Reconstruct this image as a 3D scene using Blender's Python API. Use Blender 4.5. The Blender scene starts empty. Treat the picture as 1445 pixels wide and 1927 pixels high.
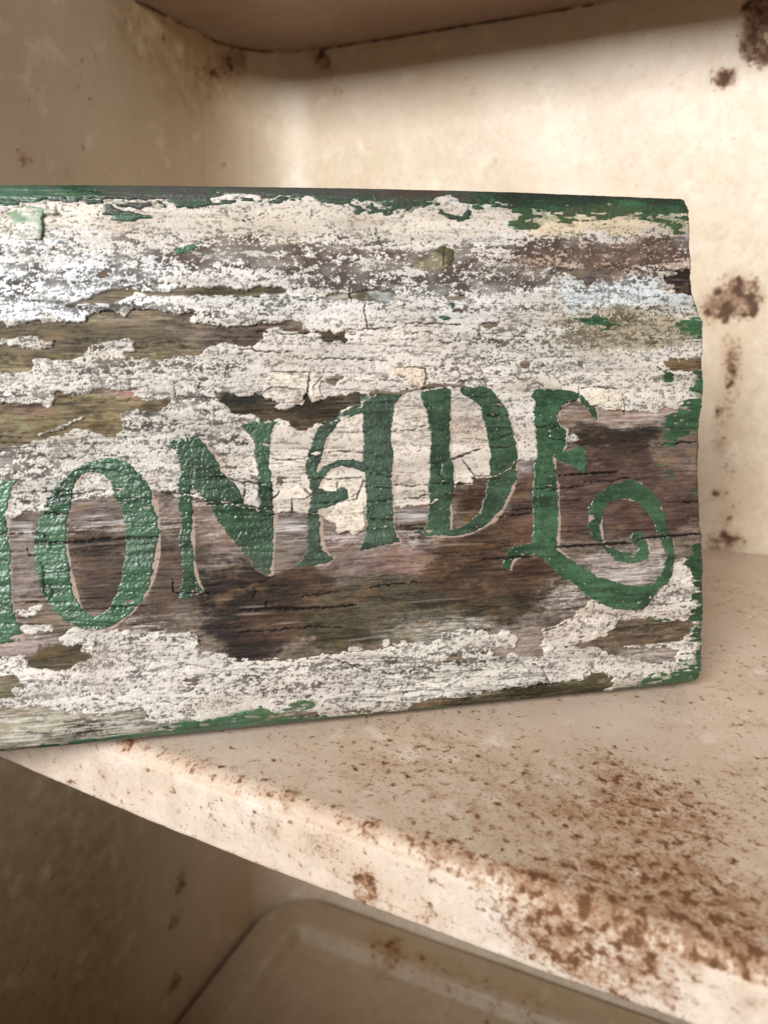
import bpy, math, random
import numpy as np
from mathutils import Vector, Matrix

S = bpy.context.scene
COL = S.collection
random.seed(5)
RNG = np.random.default_rng(11)

# ------------------------------------------------------------------ camera
W0, H0 = 1445.0, 1927.0                 # the photograph's own pixel grid, used for the traced outlines
FPX = 1400.0
PITCH, YAW = math.radians(14.6), math.radians(24.3)
CAM = np.array([0.0, 0.0, 0.13])
FW = np.array([-math.sin(YAW)*math.cos(PITCH), math.cos(YAW)*math.cos(PITCH), -math.sin(PITCH)])
RT = np.array([math.cos(YAW), math.sin(YAW), 0.0])
UPV = np.cross(RT, FW)
cam = bpy.data.cameras.new('camera'); camo = bpy.data.objects.new('camera', cam); COL.objects.link(camo)
camo.matrix_world = Matrix(((RT[0], UPV[0], -FW[0], CAM[0]), (RT[1], UPV[1], -FW[1], CAM[1]),
                            (RT[2], UPV[2], -FW[2], CAM[2]), (0, 0, 0, 1)))
cam.sensor_fit = 'VERTICAL'; cam.sensor_height = 27.0; cam.sensor_width = 20.25
cam.lens = FPX/H0*27.0
cam.clip_start = 0.01; cam.clip_end = 50
cam.dof.use_dof = True; cam.dof.focus_distance = 0.238
cam.dof.aperture_fstop = cam.lens/2.3
S.camera = camo

# ------------------------------------------------------------------ light
world = bpy.data.worlds.new('World'); S.world = world; world.use_nodes = True
bg = world.node_tree.nodes['Background']
bg.inputs[0].default_value = (1.0, 0.97, 0.94, 1); bg.inputs[1].default_value = 0.13
def area(name, az, el, dist, target, sx, sy, power, color):
    l = bpy.data.lights.new(name, 'AREA'); l.shape = 'RECTANGLE'; l.size = sx; l.size_y = sy
    l.energy = power; l.color = color
    o = bpy.data.objects.new(name, l); COL.objects.link(o)
    d = Vector((math.cos(az)*math.cos(el), math.sin(az)*math.cos(el), math.sin(el)))
    o.location = Vector(target) + d*dist
    o.rotation_euler = (-d).to_track_quat('-Z', 'Y').to_euler()
    return o
area('window_light', math.radians(-96), math.radians(27), 1.5, (-0.05, 0.25, 0.08), 0.75, 0.48, 38.0, (0.975, 0.985, 1.0))
S.view_settings.view_transform = 'Standard'; S.view_settings.look = 'None'
S.view_settings.exposure = -0.1; S.view_settings.gamma = 1.0
S.render.engine = 'CYCLES'
try:
    S.cycles.use_denoising = True
    S.cycles.max_bounces = 8; S.cycles.diffuse_bounces = 5
except Exception:
    pass

# ------------------------------------------------------------------ helpers
def lin(c):
    c = np.asarray(c, float)/255.0
    return np.where(c <= 0.04045, c/12.92, ((c+0.055)/1.055)**2.4)
def ray(p):
    p = np.asarray(p, float)
    d = RT*(p[..., 0:1]-W0/2) + UPV*(H0/2-p[..., 1:2]) + FW*FPX
    return d
def on_z(p, z):
    d = ray(p); return CAM + d*((z-CAM[2])/d[..., 2:3])
def on_y(p, y):
    d = ray(p); return CAM + d*((y-CAM[1])/d[..., 1:2])
def on_x(p, x):
    d = ray(p); return CAM + d*((x-CAM[0])/d[..., 0:1])
def sstep(a, b, x):
    t = np.clip((x-a)/(b-a), 0, 1); return t*t*(3-2*t)
def gauss(a, si, sj):
    n0, n1 = a.shape
    p0, p1 = int(min(4*si+2, n0-1)), int(min(4*sj+2, n1-1))
    b = np.pad(a, ((p0, p0), (p1, p1)), mode='edge')
    f0 = np.fft.fftfreq(b.shape[0])[:, None]; f1 = np.fft.rfftfreq(b.shape[1])[None, :]
    k = np.exp(-2*(math.pi**2)*((f0*si)**2+(f1*sj)**2))
    r = np.fft.irfft2(np.fft.rfft2(b)*k, s=b.shape)
    return r[p0:p0+n0, p1:p1+n1].astype(np.float32)
def noise(shape, si, sj):
    n0, n1 = shape
    w = RNG.standard_normal(shape).astype(np.float32)
    f0 = np.fft.fftfreq(n0)[:, None]; f1 = np.fft.rfftfreq(n1)[None, :]
    k = np.exp(-2*(math.pi**2)*((f0*si)**2+(f1*sj)**2))
    r = np.fft.irfft2(np.fft.rfft2(w)*k, s=shape).astype(np.float32)
    return (r-r.mean())/(r.std()+1e-9)
def fnoise(shape, si, sj, octaves=4, gain=0.6):
    r = 0; a = 1.0
    for k in range(octaves):
        r = r + a*noise(shape, si/2**k, sj/2**k); a *= gain
    return r/np.std(r)
def fill(shape, pts):
    """even-odd polygon fill, pts = (col, row) in lattice cells"""
    m = np.zeros(shape, bool); pts = np.asarray(pts, float)
    x0, y0 = np.floor(pts.min(0)).astype(int)-1; x1, y1 = np.ceil(pts.max(0)).astype(int)+2
    x0, y0 = max(x0, 0), max(y0, 0); x1, y1 = min(x1, shape[1]), min(y1, shape[0])
    if x1 <= x0 or y1 <= y0: return m
    X = np.arange(x0, x1)[None, :].astype(float); Y = np.arange(y0, y1)[:, None].astype(float)
    s = np.zeros((y1-y0, x1-x0), bool); n = len(pts)
    for k in range(n):
        ax, ay = pts[k]; bx, by = pts[(k+1) % n]
        if ay == by: continue
        c = (ay > Y) != (by > Y)
        xi = ax+(Y-ay)*(bx-ax)/(by-ay)
        s ^= c & (X < xi)
    m[y0:y1, x0:x1] = s
    return m
def smooth_closed(pts, n=1):
    p = np.asarray(pts, float)
    for _ in range(n):                  # Chaikin
        q = np.roll(p, -1, 0)
        p = np.stack([p*.75+q*.25, p*.25+q*.75], 1).reshape(-1, 2)
    return p

def thing(name, label, cat, loc=(0, 0, 0), mat=None):
    o = bpy.data.objects.new(name, None); COL.objects.link(o)
    if mat is not None: o.matrix_world = mat
    else: o.location = loc
    o['label'] = label; o['category'] = cat; o.empty_display_size = .02
    return o
def link_mesh(name, verts, faces, mat, parent=None, attrs=None, smooth=True):
    me = bpy.data.meshes.new(name)
    verts = np.ascontiguousarray(verts, np.float32); faces = np.ascontiguousarray(faces, np.int32)
    nv, nf = len(verts), len(faces); k = faces.shape[1]
    me.vertices.add(nv); me.vertices.foreach_set('co', verts.ravel())
    me.loops.add(nf*k); me.loops.foreach_set('vertex_index', faces.ravel())
    me.polygons.add(nf)
    me.polygons.foreach_set('loop_start', np.arange(0, nf*k, k, dtype=np.int32))
    me.update(calc_edges=True)
    me.polygons.foreach_set('use_smooth', np.full(nf, smooth, bool))
    for an, av in (attrs or {}).items():
        av = np.asarray(av, np.float32)
        if av.ndim == 2:
            a = me.attributes.new(an, 'FLOAT_COLOR', 'POINT')
            a.data.foreach_set('color', np.concatenate([av, np.ones((nv, 1), np.float32)], 1).ravel())
        else:
            a = me.attributes.new(an, 'FLOAT', 'POINT'); a.data.foreach_set('value', av)
    me.materials.append(mat)
    o = bpy.data.objects.new(name, me); COL.objects.link(o)
    if parent is not None: o.parent = parent
    return o
def grid_faces(ni, nj):
    i, j = np.meshgrid(np.arange(ni-1), np.arange(nj-1), indexing='ij')
    a = (i*nj+j).ravel()
    return np.stack([a, a+1, a+nj+1, a+nj], 1)

# ------------------------------------------------------------------ materials
class NT:
    def __init__(s, name):
        s.m = bpy.data.materials.new(name); s.m.use_nodes = True
        s.t = s.m.node_tree; s.n = s.t.nodes; s.b = s.n['Principled BSDF']
    def new(s, typ, **kw):
        n = s.n.new(typ)
        for k, v in kw.items(): setattr(n, k, v)
        return n
    def ln(s, a, b): s.t.links.new(a, b)
    def attr(s, name):
        return s.new('ShaderNodeAttribute', attribute_name=name)
    def coord(s, scale):
        c = s.new('ShaderNodeTexCoord'); mp = s.new('ShaderNodeMapping'); mp.inputs['Scale'].default_value = scale
        s.ln(c.outputs['Object'], mp.inputs['Vector']); return mp.outputs[0]
    def noise(s, scale, detail=4, rough=.6, vec=None, dist=0):
        n = s.new('ShaderNodeTexNoise'); n.inputs['Scale'].default_value = scale; n.inputs['Detail'].default_value = detail
        n.inputs['Roughness'].default_value = rough; n.inputs['Distortion'].default_value = dist
        s.ln(vec if vec is not None else s.coord((1, 1, 1)), n.inputs['Vector']); return n.outputs['Fac']
    def math(s, op, a, b=None, c=None, clamp=False):
        n = s.new('ShaderNodeMath', operation=op); n.use_clamp = clamp
        for i, v in enumerate((a, b, c)):
            if v is None: continue
            if isinstance(v, (int, float)): n.inputs[i].default_value = v
            else: s.ln(v, n.inputs[i])
        return n.outputs[0]
    def mix(s, f, a, b, mode='MIX'):
        n = s.new('ShaderNodeMix', data_type='RGBA', blend_type=mode)
        for v, i in ((f, 0), (a, 6), (b, 7)):
            if isinstance(v, (int, float)): n.inputs[i].default_value = v
            elif isinstance(v, (tuple, list, np.ndarray)): n.inputs[i].default_value = (*[float(q) for q in v], 1)
            else: s.ln(v, n.inputs[i])
        return n.outputs[2]
    def bump(s, h, strength, dist):
        n = s.new('ShaderNodeBump'); n.inputs['Strength'].default_value = strength; n.inputs['Distance'].default_value = dist
        s.ln(h, n.inputs['Height']); s.ln(n.outputs[0], s.b.inputs['Normal'])

def layer_mat(name, vscale, bumpd, spec=.5, var=.22):
    """colour and roughness from the layer's own attributes, broken up by fine noise"""
    t = NT(name)
    c = t.attr('Col').outputs['Color']
    v = t.coord(vscale)
    n = t.noise(1.0, 5, .65, v)
    f = t.math('MULTIPLY_ADD', n, var*2, 1-var)
    comb = t.new('ShaderNodeCombineXYZ')
    for i in range(3): t.ln(f, comb.inputs[i])
    t.ln(t.mix(1.0, c, comb.outputs[0], 'MULTIPLY'), t.b.inputs['Base Color'])
    r = t.attr('Rough').outputs['Fac']
    t.ln(t.math('MULTIPLY_ADD', n, .12, t.math('SUBTRACT', r, .06)), t.b.inputs['Roughness'])
    t.b.inputs['Specular IOR Level'].default_value = spec
    t.bump(n, .6, bumpd)
    return t.m
M_WOOD = layer_mat('weathered_wood', (350, 900, 2600), .00012, .18, .34)
M_CREAM = layer_mat('cream_paint', (2200, 2200, 2600), .00008, .45, .12)
M_GREEN = layer_mat('green_paint', (1800, 1800, 1800), .00008, .6, .14)

def enamel(name, base, stain, rustc=((56, 35, 21), (140, 88, 48)), fine=900.0, rough=.42, amount=1.0):
    t = NT(name)
    d = t.attr('Rust').outputs['Fac']; st = t.attr('StainShade').outputs['Fac']
    n1 = t.noise(fine, 3, .55); n2 = t.noise(fine*.36, 4, .55); n3 = t.noise(28, 4, .6); n4 = t.noise(9, 3, .5)
    n5 = t.noise(fine*.15, 5, .6)
    # enamel tone
    tone = t.mix(t.math('MULTIPLY_ADD', n3, 2.6, -.8, clamp=True), lin(base), lin(stain))
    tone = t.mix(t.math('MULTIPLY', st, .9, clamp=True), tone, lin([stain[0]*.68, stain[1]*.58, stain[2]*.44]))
    tone = t.mix(t.math('MULTIPLY_ADD', n4, 1.2, -.4, clamp=True), tone, lin([base[0]*.96, base[1]*.90, base[2]*.86]))
    # rust: specks where noise tops a threshold that falls with the density
    th = t.math('MULTIPLY_ADD', d, -.27*amount, .735)
    d2 = t.math('MULTIPLY', t.math('SUBTRACT', d, .30), 1.5, clamp=True)
    tone = t.mix(t.math('MULTIPLY', d2, t.math('MULTIPLY_ADD', n5, 2.4, -.75, clamp=True), clamp=True), tone, lin((150, 112, 78)))
    tone = t.mix(t.math('MULTIPLY_ADD', t.noise(130, 5, .66), 2.2, -.85, clamp=True), tone, lin([base[0]*.86, base[1]*.82, base[2]*.76]))
    tone = t.mix(t.math('MULTIPLY_ADD', t.noise(fine*.8, 4, .6), 2.0, -1.05, clamp=True), tone, lin([base[0]*.80, base[1]*.72, base[2]*.62]))
    tone = t.mix(t.math('MULTIPLY_ADD', t.noise(60, 4, .6), 2.6, -1.5, clamp=True), tone, lin([min(255, v*1.06) for v in base]))
    def speck(n, k):
        return t.math('MULTIPLY', t.math('SUBTRACT', n, th), k, clamp=True)
    a = speck(n1, 8); b = speck(n2, 8); c5 = t.math('MULTIPLY', t.math('SUBTRACT', n5, t.math('ADD', th, .03)), 7, clamp=True)
    halo = t.math('MULTIPLY', t.math('SUBTRACT', n2, t.math('SUBTRACT', th, .06)), 5, clamp=True)
    rust = t.math('MAXIMUM', t.math('MULTIPLY', a, .75), b)
    rust = t.math('MAXIMUM', rust, t.math('MULTIPLY', c5, .55))
    col = t.mix(t.math('MULTIPLY', halo, .62), tone, lin((182, 130, 84)))
    rc = t.mix(t.math('MULTIPLY_ADD', n2, 2.2, -.7, clamp=True), lin(rustc[1]), lin(rustc[0]))
    col = t.mix(t.math('MULTIPLY', rust, .92), col, rc)
    t.ln(col, t.b.inputs['Base Color'])
    t.ln(t.math('MULTIPLY_ADD', rust, .45, t.math('MULTIPLY_ADD', n3, .15, rough-.08)), t.b.inputs['Roughness'])
    t.b.inputs['Specular IOR Level'].default_value = .4
    h = t.math('ADD', t.math('MULTIPLY', rust, .5), t.math('MULTIPLY', n2, .25))
    t.bump(h, .5, .0004)
    return t.m
M_SHELF = enamel('rusted_enamel', (236, 224, 212), (214, 194, 172))
M_WALL = enamel('cream_enamel', (231, 218, 199), (216, 201, 173), ((52, 36, 30), (104, 74, 56)), fine=420, rough=.4)
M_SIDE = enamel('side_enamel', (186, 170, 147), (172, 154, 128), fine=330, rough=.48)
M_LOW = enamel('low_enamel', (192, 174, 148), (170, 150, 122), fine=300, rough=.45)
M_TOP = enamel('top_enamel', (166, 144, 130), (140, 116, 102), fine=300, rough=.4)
def flat(name, c, rough=.8):
    t = NT(name); n = t.noise(400, 5, .6)
    t.ln(t.mix(n, lin(c), lin([v*.6 for v in c])), t.b.inputs['Base Color']); t.b.inputs['Roughness'].default_value = rough
    t.bump(n, .5, .0005); return t.m
M_SEAM = flat('rust_seam', (124, 94, 70))

# ------------------------------------------------------------------ cabinet
XL, XR, YB, ZT, ZB, RF = -0.302, 0.36, 0.457, 0.2935, -0.36, 0.050
cab = thing('metal_cabinet', 'inside of an old cream enamelled metal cabinet with rounded corners and rust stains', 'cabinet', (0, YB, ZB))
def ploc(p): return np.asarray(p)-np.array([0, YB, ZB])

def wall_path(step):
    pts = []
    pts += [(XL, y) for y in np.arange(-0.02, YB-RF, step)]
    pts += [(XL+RF-RF*math.cos(a), YB-RF+RF*math.sin(a)) for a in np.linspace(0, math.pi/2, 36)]
    nl = len(pts)-21
    pts += [(x, YB) for x in np.arange(XL+RF+step, XR-RF, step)]
    pts += [(XR-RF+RF*math.sin(a), YB-RF+RF*math.cos(a)) for a in np.linspace(0, math.pi/2, 20)]
    nr = len(pts)-10
    pts += [(XR, y) for y in np.arange(YB-RF, -0.02, -step*3)]
    return np.array(pts), nl, nr
wp, nl, nr = wall_path(.0022)
zs = np.arange(ZB-.01, ZT+.0021, .0022)
def gpx(P, c, r, k=1.0):
    """soft round blob about point c (3-D), radius r metres"""
    return k*np.exp(-((P-np.asarray(c))**2).sum(-1)/(2*r*r))
def wall_panel(name, a, b, mat, blobs, base=.0, stains=()):
    p = wp[a:b]; n, m = len(p), len(zs)
    P = np.zeros((n, m, 3)); P[..., 0] = p[:, None, 0]; P[..., 1] = p[:, None, 1]; P[..., 2] = zs[None, :]
    # pressed sheet: slightly wavy
    s = np.arange(n)[:, None]*.0022; z = zs[None, :]
    wav = .0006*np.sin(s*31+1)*np.sin(z*23+.6)+.0004*np.sin(s*67+z*40)
    t = np.gradient(p, axis=0); t /= np.linalg.norm(t, axis=1)[:, None]
    P[..., 0] += t[:, None, 1]*wav; P[..., 1] -= t[:, None, 0]*wav
    R = np.full((n, m), base+.08); T = np.zeros((n, m))
    for c, r, k in blobs: R = R+gpx(P, c, r, k)
    for c, r, k in stains: T = T+gpx(P, c, r, k)
    R += .10*fnoise((n, m), 14, 14, 3)
    T = T+.50*sstep(XL+.030, XL+.002, P[..., 0])*(P[..., 0] < 0)  # left wall's shade painted in as a browner tone, fading round the corner
    R = np.clip(R, 0, 1.2)
    f = grid_faces(n, m)[:, ::-1]
    o = link_mesh(name, ploc(P.reshape(-1, 3)), f, mat, cab, {'Rust': R.ravel(), 'StainShade': np.clip(T, 0, 1).ravel()})
    return o
def bw(x, y): return on_y(np.array([x, y], float), YB)
def sw(x, y): return on_x(np.array([x, y], float), XL)
def ring(cx, cy, r, rb, k, fn, n=12, squash=1.0):
    return [(fn(cx+r*math.cos(a), cy+r*squash*math.sin(a)), rb, k) for a in np.linspace(0, 2*math.pi, n, endpoint=False)]
back_blobs = []
back_blobs += ring(1432, 82, 24, .0035, .55, bw) + [(bw(1432, 82), .005, .5), (bw(1440, 20), .007, .9), (bw(1425, 5), .004, .6)]
back_blobs += [(bw(1352, 145), .0035, 1.0), (bw(1376, 142), .003, .6), (bw(1364, 155), .003, .45)]
back_blobs += ring(1393, 556, 24, .005, .42, bw, 9) + [(bw(1412, 575), .005, .5), (bw(1335, 592), .007, .7), (bw(1352, 575), .006, .5)]
for i, (x, y, k) in enumerate([(1380, 640, 0.55), (1378, 670, 0.80), (1377, 700, 0.85), (1374, 735, 0.60), (1366, 765, 0.60), (1358, 800, 0.55),
                               (1355, 840, 0.67), (1362, 880, 0.55), (1350, 930, .6), (1370, 965, .4), (1362, 1018, .7), (1390, 1018, .55), (1340, 1018, .5), (1350, 985, .35)]):
    back_blobs.append((bw(x, y), .0042, k))
back_blobs += [(bw(600, 92), .006, .9), (bw(612, 118), .0045, .75), (bw(622, 140), .004, .4), (bw(636, 172), .0035, .7), (bw(890, 175), .003, .4), (bw(1094, 318), .003, .3)]
back_stain = [(bw(600, 200), .03, .2), (bw(700, 130), .04, .2), (bw(900, 80), .05, .22), (bw(1150, 50), .05, .25), (bw(1375, 600), .02, .18), (bw(1368, 800), .008, .3), (bw(1368, 730), .008, .3), (bw(1362, 900), .010, .3), (bw(1360, 960), .012, .3)]
back_blobs += [((bw(700, 1765)+[0, 0, 0]), .02, .3)]
side_blobs = [(sw(45, 300), .004, .6), (sw(128, 325), .004, .5), (sw(90, 310), .004, .55), (sw(343, 1650), .006, .95), (sw(340, 1675), .005, .7), (sw(330, 1735), .005, .9),
              (sw(335, 1845), .006, .8), (sw(322, 1860), .005, .7), (sw(300, 1888), .004, .4), (sw(60, 200), .005, .3), (sw(185, 140), .004, .3), (sw(445, 95), .006, .9), (sw(385, 45), .004, .8),
              (sw(225, 1920), .01, .4)]
ARC = [(232, 20), (250, 45), (280, 72), (310, 95), (340, 118), (365, 135), (388, 146), (405, 143), (420, 130), (430, 115), (434, 100)]
side_stain = []
for n, (x, y) in enumerate(ARC):                             # brown drip stain under the ceiling seam
    side_blobs.append((sw(x, y), .005, .26+.055*n)); side_stain.append((sw(x, y), .0055, 1.1))
for x, y in ((330, 55), (370, 90), (400, 105), (300, 40)): side_stain.append((sw(x, y), .012, .45))
side_stain += [(sw(330, 60), .03, .6), (sw(60, 1650), .06, .4), (sw(150, 1800), .05, .4)]
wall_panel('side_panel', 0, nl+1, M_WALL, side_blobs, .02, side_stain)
wall_panel('back_panel', nl, nr+1, M_WALL, back_blobs, .02, back_stain)
wall_panel('side_panel', nr, len(wp), M_SIDE, [], .05)

# roof of the compartment, following the rounded corners, with its rusty seam
YROOF = .352
def outline(off):
    p = []
    r = RF-off
    p += [(XL+off, YROOF)]
    p += [(XL+RF-r*math.cos(a), YB-RF+r*math.sin(a)) for a in np.linspace(0, math.pi/2, 24)]
    p += [(XR-RF+r*math.sin(a), YB-RF+r*math.cos(a)) for a in np.linspace(0, math.pi/2, 24)]
    p += [(XR-off, YROOF)]
    return np.array(p)
rings = [outline(.0), outline(.003), outline(.008)] + [outline(.016+.0)]
def fan_panel(name, zfun, mat, rings, center, parent, loc, seed_blobs=()):
    V, F = [], []
    n = len(rings[0]); L = list(rings)
    last = rings[-1]; c = np.array(center)
    for k in np.linspace(.12, 1, 14): L.append(last*(1-k)+c*k*1.0)
    for i, r in enumerate(L):
        V.append(np.column_stack([r, np.full(len(r), zfun(i))]))
    V = np.concatenate(V)
    f = grid_faces(len(L), n)
    R = np.full(len(V), .04)
    for cc, rr, kk in seed_blobs: R += gpx(V, cc, rr, kk)
    return link_mesh(name, V-np.asarray(loc), f, mat, parent, {'Rust': np.clip(R, 0, 1), 'StainShade': np.zeros(len(V))})
zt = [ZT-.001, ZT-.0025, ZT-.0015, ZT]
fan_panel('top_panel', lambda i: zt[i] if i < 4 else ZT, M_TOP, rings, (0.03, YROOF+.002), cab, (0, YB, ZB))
def tube(name, path, r, mat, parent, loc, sides=8, jitter=.0):
    path = np.asarray(path); n = len(path); V = []
    for i in range(n):
        t = path[min(i+1, n-1)]-path[max(i-1, 0)]; t = t/np.linalg.norm(t)
        a = np.cross(t, [0, 0, 1.0]); a /= np.linalg.norm(a); b = np.cross(a, t)
        rr = r*(1+jitter*(random.random()-.5))
        for k in range(sides):
            q = 2*math.pi*k/sides; V.append(path[i]+a*rr*math.cos(q)+b*rr*math.sin(q))
    F = []
    for i in range(n-1):
        for k in range(sides):
            k2 = (k+1) % sides; F.append((i*sides+k, i*sides+k2, (i+1)*sides+k2, (i+1)*sides+k))
    return link_mesh(name, np.array(V)-np.asarray(loc), np.array(F), mat, parent)
o_ = outline(.0002); dens = []
for i in range(len(o_)-1):
    n = max(2, int(np.linalg.norm(o_[i+1]-o_[i])/.004))
    for k in range(n): dens.append(o_[i]+(o_[i+1]-o_[i])*k/n)
dens = np.array(dens)
tube('seam', np.column_stack([dens, np.full(len(dens), ZT-.0022)]), .0006, M_SEAM, cab, (0, YB, ZB), jitter=1.2)

# unseen panel added at the front to block window light below the shelf
def light_blocker():
    x0, x1, z0, z1, y0, t, b = XL, XR, ZB, -.008, -.045, .022, .004
    sec = [(z0, 0), (z1-b, 0), (z1-b*.3, b*.3), (z1, b), (z1, t-b), (z1-b*.3, t-b*.3), (z1-b, t), (z0, t)]
    P = np.array([[(x, y0+y, z) for z, y in sec] for x in np.linspace(x0, x1, 24)])
    n = P.shape[0]*P.shape[1]
    link_mesh('light_blocker', ploc(P.reshape(-1, 3)), grid_faces(24, len(sec)), M_SIDE, cab, {'Rust': np.full(n, .1), 'StainShade': np.full(n, .2)})
light_blocker()

# ------------------------------------------------------------------ lower shelf with raised rim
ZL = -.3405
low = thing('lower_shelf', 'lower cream enamel shelf with raised rim and rounded corner in the shade below', 'shelf', (0, .3, ZL))
def routline(off, R, x0=XL+.0035, x1=XR-.004, y1=YB-.004, y0=.06):
    r = max(R-off, .003); p = [(x0+off, y0)]
    cxl, cyl = x0+R, y1-R
    if off >= R: cxl, cyl, r = x0+off+.004, y1-off-.004, .004
    p += [(cxl-r*math.cos(a), cyl+r*math.sin(a)) for a in np.linspace(0, math.pi/2, 16)]
    cxr = x1-(cxl-x0)
    p += [(cxr+r*math.sin(a), cyl+r*math.cos(a)) for a in np.linspace(0, math.pi/2, 16)]
    p += [(x1-off, y0)]
    p = np.array(p); out = []                                # even out the long straight runs
    for a, b in zip(p[:-1], p[1:]):
        n = 110 if np.hypot(*(b-a)) > .2 else 1
        out += [a+(b-a)*k/n for k in range(n)]
    return np.array(out+[p[-1]])
prof = [(0, -.020), (0, -.003), (.001, -.0008), (.003, 0), (.022, .0), (.026, .0016), (.030, .0018), (.033, -.001), (.036, -.006), (.040, -.0085), (.048, -.009)]
V = []
for off, dz in prof: r = routline(off, .042); V.append(np.column_stack([r, np.full(len(r), ZL+dz)]))
lastr = routline(.048, .042)
for k in np.linspace(.1, 1, 24):
    r = lastr*(1-k)+np.array([.03, .06])*k; V.append(np.column_stack([r, np.full(len(r), ZL-.009)]))
nr_, V = len(V), np.concatenate(V)
R = np.full(len(V), .10)
for x, y, rr, k in [(600, 1720, .008, .55), (700, 1775, .008, .9), (740, 1800, .009, .9), (800, 1830, .009, .9), (860, 1855, .009, .9), (930, 1885, .009, .9), (1000, 1910, .009, .9), (630, 1730, .008, .5),
                   (720, 1820, .012, .55), (560, 1770, .008, .3), (500, 1790, .008, .35), (780, 1925, .01, .5)]:
    c_ = on_z(np.array([x, y], float), ZL-.007); R += gpx(V, c_, rr, k)
link_mesh('shelf_panel', V-np.array([0, .3, ZL]), grid_faces(nr_, len(lastr)), M_LOW, low, {'Rust': np.clip(R, 0, 1), 'StainShade': np.full(len(V), .2)})

# ------------------------------------------------------------------ the shelf the sign stands on
shelf = thing('metal_shelf', 'rusty cream enamelled metal shelf with folded front lip under the wooden sign', 'shelf', (0, .3, 0))
def yfront(x): return .1500-.055*(x+.068)
lipx = [(10, 1430), (265, 1540), (480, 1627), (723, 1719), (1003, 1825), (1278, 1922)]
lx, lz = [], []
for p in lipx:
    x = -.07
    for _ in range(12):
        q = on_y(np.array(p, float), yfront(x)); x = float(q[0])
    lx.append(x); lz.append(float(q[2]))
def zlip(x): return np.interp(x, lx, lz)
RB = .0055                                                   # bend radius
xs = np.concatenate([np.arange(XL+.003, .12, .0012), np.arange(.12, XR-.003, .006)])
nx = len(xs)
jit = gauss(RNG.standard_normal((1, nx)), .3, 1.5)[0]; jit = .35*jit/jit.std()+2.2*(RNG.random(nx) > .975)*RNG.standard_normal(nx)*.5
ys_back = np.concatenate([[0], [0.0004]*1, np.linspace(.0012, 1, 190)])
cols = []
yb_ = YB-.0015
def prof_at(x, j):
    yf = yfront(x); zl = zlip(x)+j
    top = [(yb_, -.012), (yb_-.0003, -.0016), (yb_-.0014, -.0004)]
    top += [(yb_-.003-(yb_-.003-(yf+RB))*t, 0.0) for t in np.linspace(0, 1, 180)]
    top += [(yf+RB-RB*math.sin(a), -RB+RB*math.cos(a)) for a in np.linspace(0.15, math.pi/2, 8)]
    top += [(yf, -RB+(zl+.0008+RB)*t) for t in np.linspace(.06, 1, 20)]
    top += [(yf+.0004, zl+.0001), (yf+.0011, zl), (yf+.0013, zl+.002), (yf+.0013, -.008), (yf+.006, -.0018), (.30, -.0018), (yb_-.002, -.0018)]
    return top
PR = np.array([prof_at(x, .00016*jit[i]) for i, x in enumerate(xs)])   # nx, m, 2
m = PR.shape[1]
P = np.zeros((nx, m, 3)); P[..., 0] = xs[:, None]; P[..., 1:] = PR
# the sheet is not quite flat
sag = .0007*np.sin(P[..., 0]*21+.5)*np.sin(P[..., 1]*17)
P[..., 2] += np.where(P[..., 2] > -.001, sag*sstep(.17, .22, P[..., 1]), 0)
lip = (P[..., 2] < -.0035)
R = np.full((nx, m), .405)
def sh(x, y): return on_z(np.array([x, y], float), 0.0)
def lp(x, y): return on_y(np.array([x, y], float), .148)
SB = [((1200, 1700), .010, .75), ((1260, 1720), .010, .7), ((1290, 1760), .010, .55), ((1150, 1690), .008, .5), ((1090, 1665), .006, .35), ((1050, 1650), .006, .3), ((1330, 1730), .012, .4),
      ((1115, 1410), .006, .5), ((1140, 1425), .006, .45), ((1165, 1445), .006, .55), ((1185, 1468), .006, .5), ((1205, 1500), .010, .4), ((1160, 1522), .005, .85), ((1265, 1553), .006, .6),
      ((1230, 1495), .008, .35), ((1310, 1545), .008, .45), ((1415, 1455), .008, .55), ((1420, 1530), .010, .4), ((1350, 1520), .010, .3), ((1080, 1520), .004, .6), ((740, 1440), .008, .35),
      ((850, 1440), .015, .25), ((950, 1470), .02, .22), ((690, 1375), .008, .3), ((850, 1390), .01, .25), ((1250, 1370), .004, .4), ((1410, 1353), .004, .7), ((600, 1480), .015, .2), ((750, 1500), .02, .15),
      ((900, 1560), .012, .25), ((1100, 1560), .02, .2), ((860, 1600), .006, .4), ((930, 1640), .008, .35), ((1390, 1700), .02, .25), ((1250, 1600), .02, .15), ((1345, 1095), .01, .5),
      ((1340, 1210), .006, .35), ((1420, 1250), .008, .3), ((1400, 1160), .008, .25), ((540, 1440), .015, .2), ((1420, 1800), .02, .3), ((1300, 1800), .015, .4), ((1200, 1770), .012, .35)]
for c_, r_, k_ in SB: R += gpx(P, sh(*c_), r_*1.1, k_*.34)*(~lip)
for i in range(34):                                          # specks along the bend
    x = -.165+i*.0062+random.uniform(-.002, .002)
    R += gpx(P, (x, yfront(x)+.004, -.001), random.uniform(.0012, .003), random.uniform(.2, .6))
LB = [((590, 1610), .005, .55), ((612, 1600), .004, .4), ((683, 1660), .004, .55), ((675, 1685), .005, .7), ((690, 1690), .003, .5), ((160, 1475), .005, .45), ((215, 1480), .004, .3), ((440, 1560), .005, .3),
      ((480, 1570), .005, .3), ((780, 1690), .004, .4), ((800, 1725), .003, .5), ((940, 1680), .006, .45), ((1000, 1740), .008, .55), ((1040, 1760), .008, .5), ((1080, 1790), .008, .55), ((1120, 1780), .008, .5),
      ((1150, 1810), .008, .55), ((1190, 1790), .008, .6), ((1050, 1720), .006, .4), ((1250, 1840), .01, .4), ((950, 1730), .006, .35)]
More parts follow.
